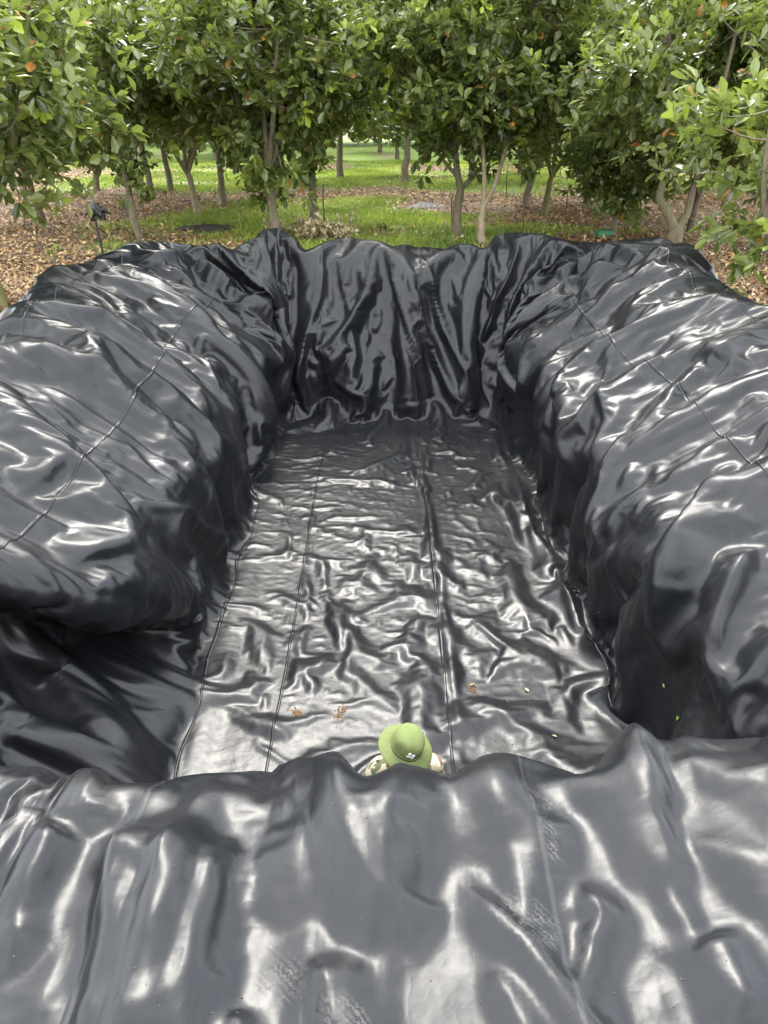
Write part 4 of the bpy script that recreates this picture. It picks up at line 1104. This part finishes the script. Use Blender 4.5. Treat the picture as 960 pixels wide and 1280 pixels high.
# bare twigs of a dry shrub on the right
p = at_z(878, 352, GROUND); o = empty('dry_shrub', (p.x, p.y, GROUND)); tag(o, 'bare thin leafless shrub behind the right bank', 'shrub')
for k in range(9):
    V, F = [], []; a = g.uniform(0, 6.28); d = np.array([math.cos(a) * .35 + .15, math.sin(a) * .3, g.uniform(.6, 1.35)])
    pts = bez(np.zeros(3), d * .5 + np.array([-.05, 0, .1]), d, 7); tube(pts, list(np.linspace(.012, .004, 7)), 5, V, F)
    for j in (3, 4, 5):
        e = pts[j] + np.array([g.normal(0, .16), g.normal(0, .16), g.uniform(.08, .25)]); tube([pts[j], (pts[j] + e) / 2 + .02, e], [.006, .005, .003], 4, V, F)
    link('stem', py_mesh('stem', V, F), M_TWIG, o)
# seedlings in the litter
def seedling(px, py, h, n, label, seed):
    g = np.random.default_rng(seed); p = at_z(px, py, GROUND); o = empty('seedling', (p.x, p.y, GROUND)); tag(o, label, 'seedling', 'seedlings in the litter')
    V, F = [], []; tube([np.array((0, 0, -.05)), np.array((.02, 0, h * .5)), np.array((0, .01, h))], [.01, .008, .005], 6, V, F); link('stem', py_mesh('stem', V, F), M_TWIG, o)
    c = np.array([(g.normal(0, .05), g.normal(0, .05), h * q) for q in np.linspace(.45, 1, n)]); u = g.normal(size=(n, 3)) * .4 + np.array([0, 0, .8]); u /= np.linalg.norm(u, axis=1, keepdims=True)
    cm, _ = crown_mesh('foliage', c, u, g, 5, .13, .8, .2, 0); f_ = link('foliage', cm, M_LEAF, o); f_['kind'] = 'stuff'
seedling(70, 338, .42, 5, 'thin seedling in the litter behind the far left corner of the liner', 1)
seedling(140, 322, .35, 4, 'small seedling right of the stake with black rags', 2)
seedling(108, 545 - 240, .30, 5, 'small leafy seedling in the left litter', 3)
seedling(905, 300, .5, 6, 'seedling in the litter left of the right edge trunk', 4)
seedling(690, 305, .28, 5, 'small seedling at the right end of the grass strip', 6)
seedling(480, 296, .3, 6, 'small weed on the lawn behind the far bank', 7)

# ------------------------------------------------------------------ things lying on the liner
def single_leaf(length, name='fallen_leaf'):
    me = py_mesh(name, LEAF_V * length * np.array([1, 1, 1.6]), LEAF_Q); return me
def lay(o, px, py, turn, lift=.012, stand=0):
    p, n, _ = surf_at(px, py)
    o.matrix_world = Matrix.Translation(p + n * lift) @ n.to_track_quat('Z', 'Y').to_matrix().to_4x4() @ Matrix.Rotation(turn, 4, 'Z') @ Matrix.Rotation(stand, 4, 'X')
M_LGREEN = solid('fresh_green_leaf', (.20, .27, .06), .4, .2, 60); M_LYEL = solid('yellow_leaf', (.34, .30, .14), .5, .2, 60); M_LBRN = solid('brown_leaf', (.20, .11, .05), .7, .3, 60)
for px, py, turn, m, L, label in [
  (851, 898, 2.4, M_LGREEN, .13, 'yellow green leaf stuck on the dark right wall near the near bank'),
  (655, 861, 1.1, M_LYEL, .10, 'pale yellow leaf lying on the pit floor right of the middle seam'),
  (632, 877, .4, M_LBRN, .05, 'tiny brown leaf scrap on the floor right of the middle seam'),
  (585, 858, 2.0, M_LBRN, .11, 'curled brown leaf on the floor beside the middle seam'),
  (413, 846, 1.9, M_LBRN, .04, 'tiny dark leaf scrap on the floor left of the hat'),
  (690, 921, 2.3, M_LYEL, .08, 'pale sliver of leaf on the floor near the right corner pleat'),
  (833, 860, .6, M_LYEL, .07, 'pale dry leaf sliver on the dark right wall above the green leaf'),
]:
    o = link('fallen_leaf', single_leaf(L * .6), m); tag(o, label, 'leaf', 'fallen leaves on the liner'); lay(o, px, py, turn)
def crumbs(px, py, n, sx, sy, turn, label, seed):
    g = np.random.default_rng(seed); V, F = [], []
    for k in range(n):
        c = np.array([g.normal(0, sx), g.normal(0, sy), 0.]); r = g.uniform(.004, .013); a = g.uniform(0, 6.28); b0 = len(V)
        w_ = r * g.uniform(.5, 1.8)
        for d in ((1, 0, 0), (-.4, .8, 0), (-.6, -.7, 0), (.1, .1, .8)): V.append(c + np.array([d[0] * w_ * math.cos(a) - d[1] * r * math.sin(a), d[0] * w_ * math.sin(a) + d[1] * r * math.cos(a), d[2] * r]))
        F += [(b0, b0 + 1, b0 + 3), (b0 + 1, b0 + 2, b0 + 3), (b0 + 2, b0, b0 + 3)]
    o = link('dirt_crumbs', py_mesh('dirt_crumbs', V, F, False), M_LBRN); tag(o, label, 'dirt', 'dirt crumbs on the liner'); lay(o, px, py, turn, .004)
crumbs(372, 890, 90, .05, .016, .9, 'short streak of brown soil crumbs on the floor, farther from the hat', 1)
crumbs(426, 892, 120, .07, .018, .9, 'longer streak of brown soil and leaf crumbs on the floor, nearer the hat', 2)
crumbs(590, 862, 30, .04, .02, .2, 'few brown crumbs beside the middle seam', 3)

# specks of soil and leaf dust over the floor and the near bank
g = np.random.default_rng(77); V, F = [], []
for k in range(420):
    px, py = (g.uniform(250, 790), g.uniform(640, 950)) if k < 260 else (g.uniform(20, 940), g.uniform(960, 1270))
    p, n, _ = surf_at(px, py); r = g.uniform(.0015, .005) * (1.6 if k < 260 else .8); a = Vector(g.normal(size=3)).cross(n).normalized(); b2 = n.cross(a); b0 = len(V); e = g.uniform(.6, 2.0)
    for c in (a * e, a * -.5 + b2 * .8, a * -.6 - b2 * .7, n * .7): V.append(p + n * .003 + c * r)
    F += [(b0, b0 + 1, b0 + 3), (b0 + 1, b0 + 2, b0 + 3), (b0 + 2, b0, b0 + 3)]
tag(link('dirt_specks', py_mesh('dirt_specks', V, F, False), M_LITTER_DUST := solid('soil_dust', (.13, .09, .055), .9, .5, 90)), 'tiny specks of soil scattered over the liner', 'dirt', kind='stuff')
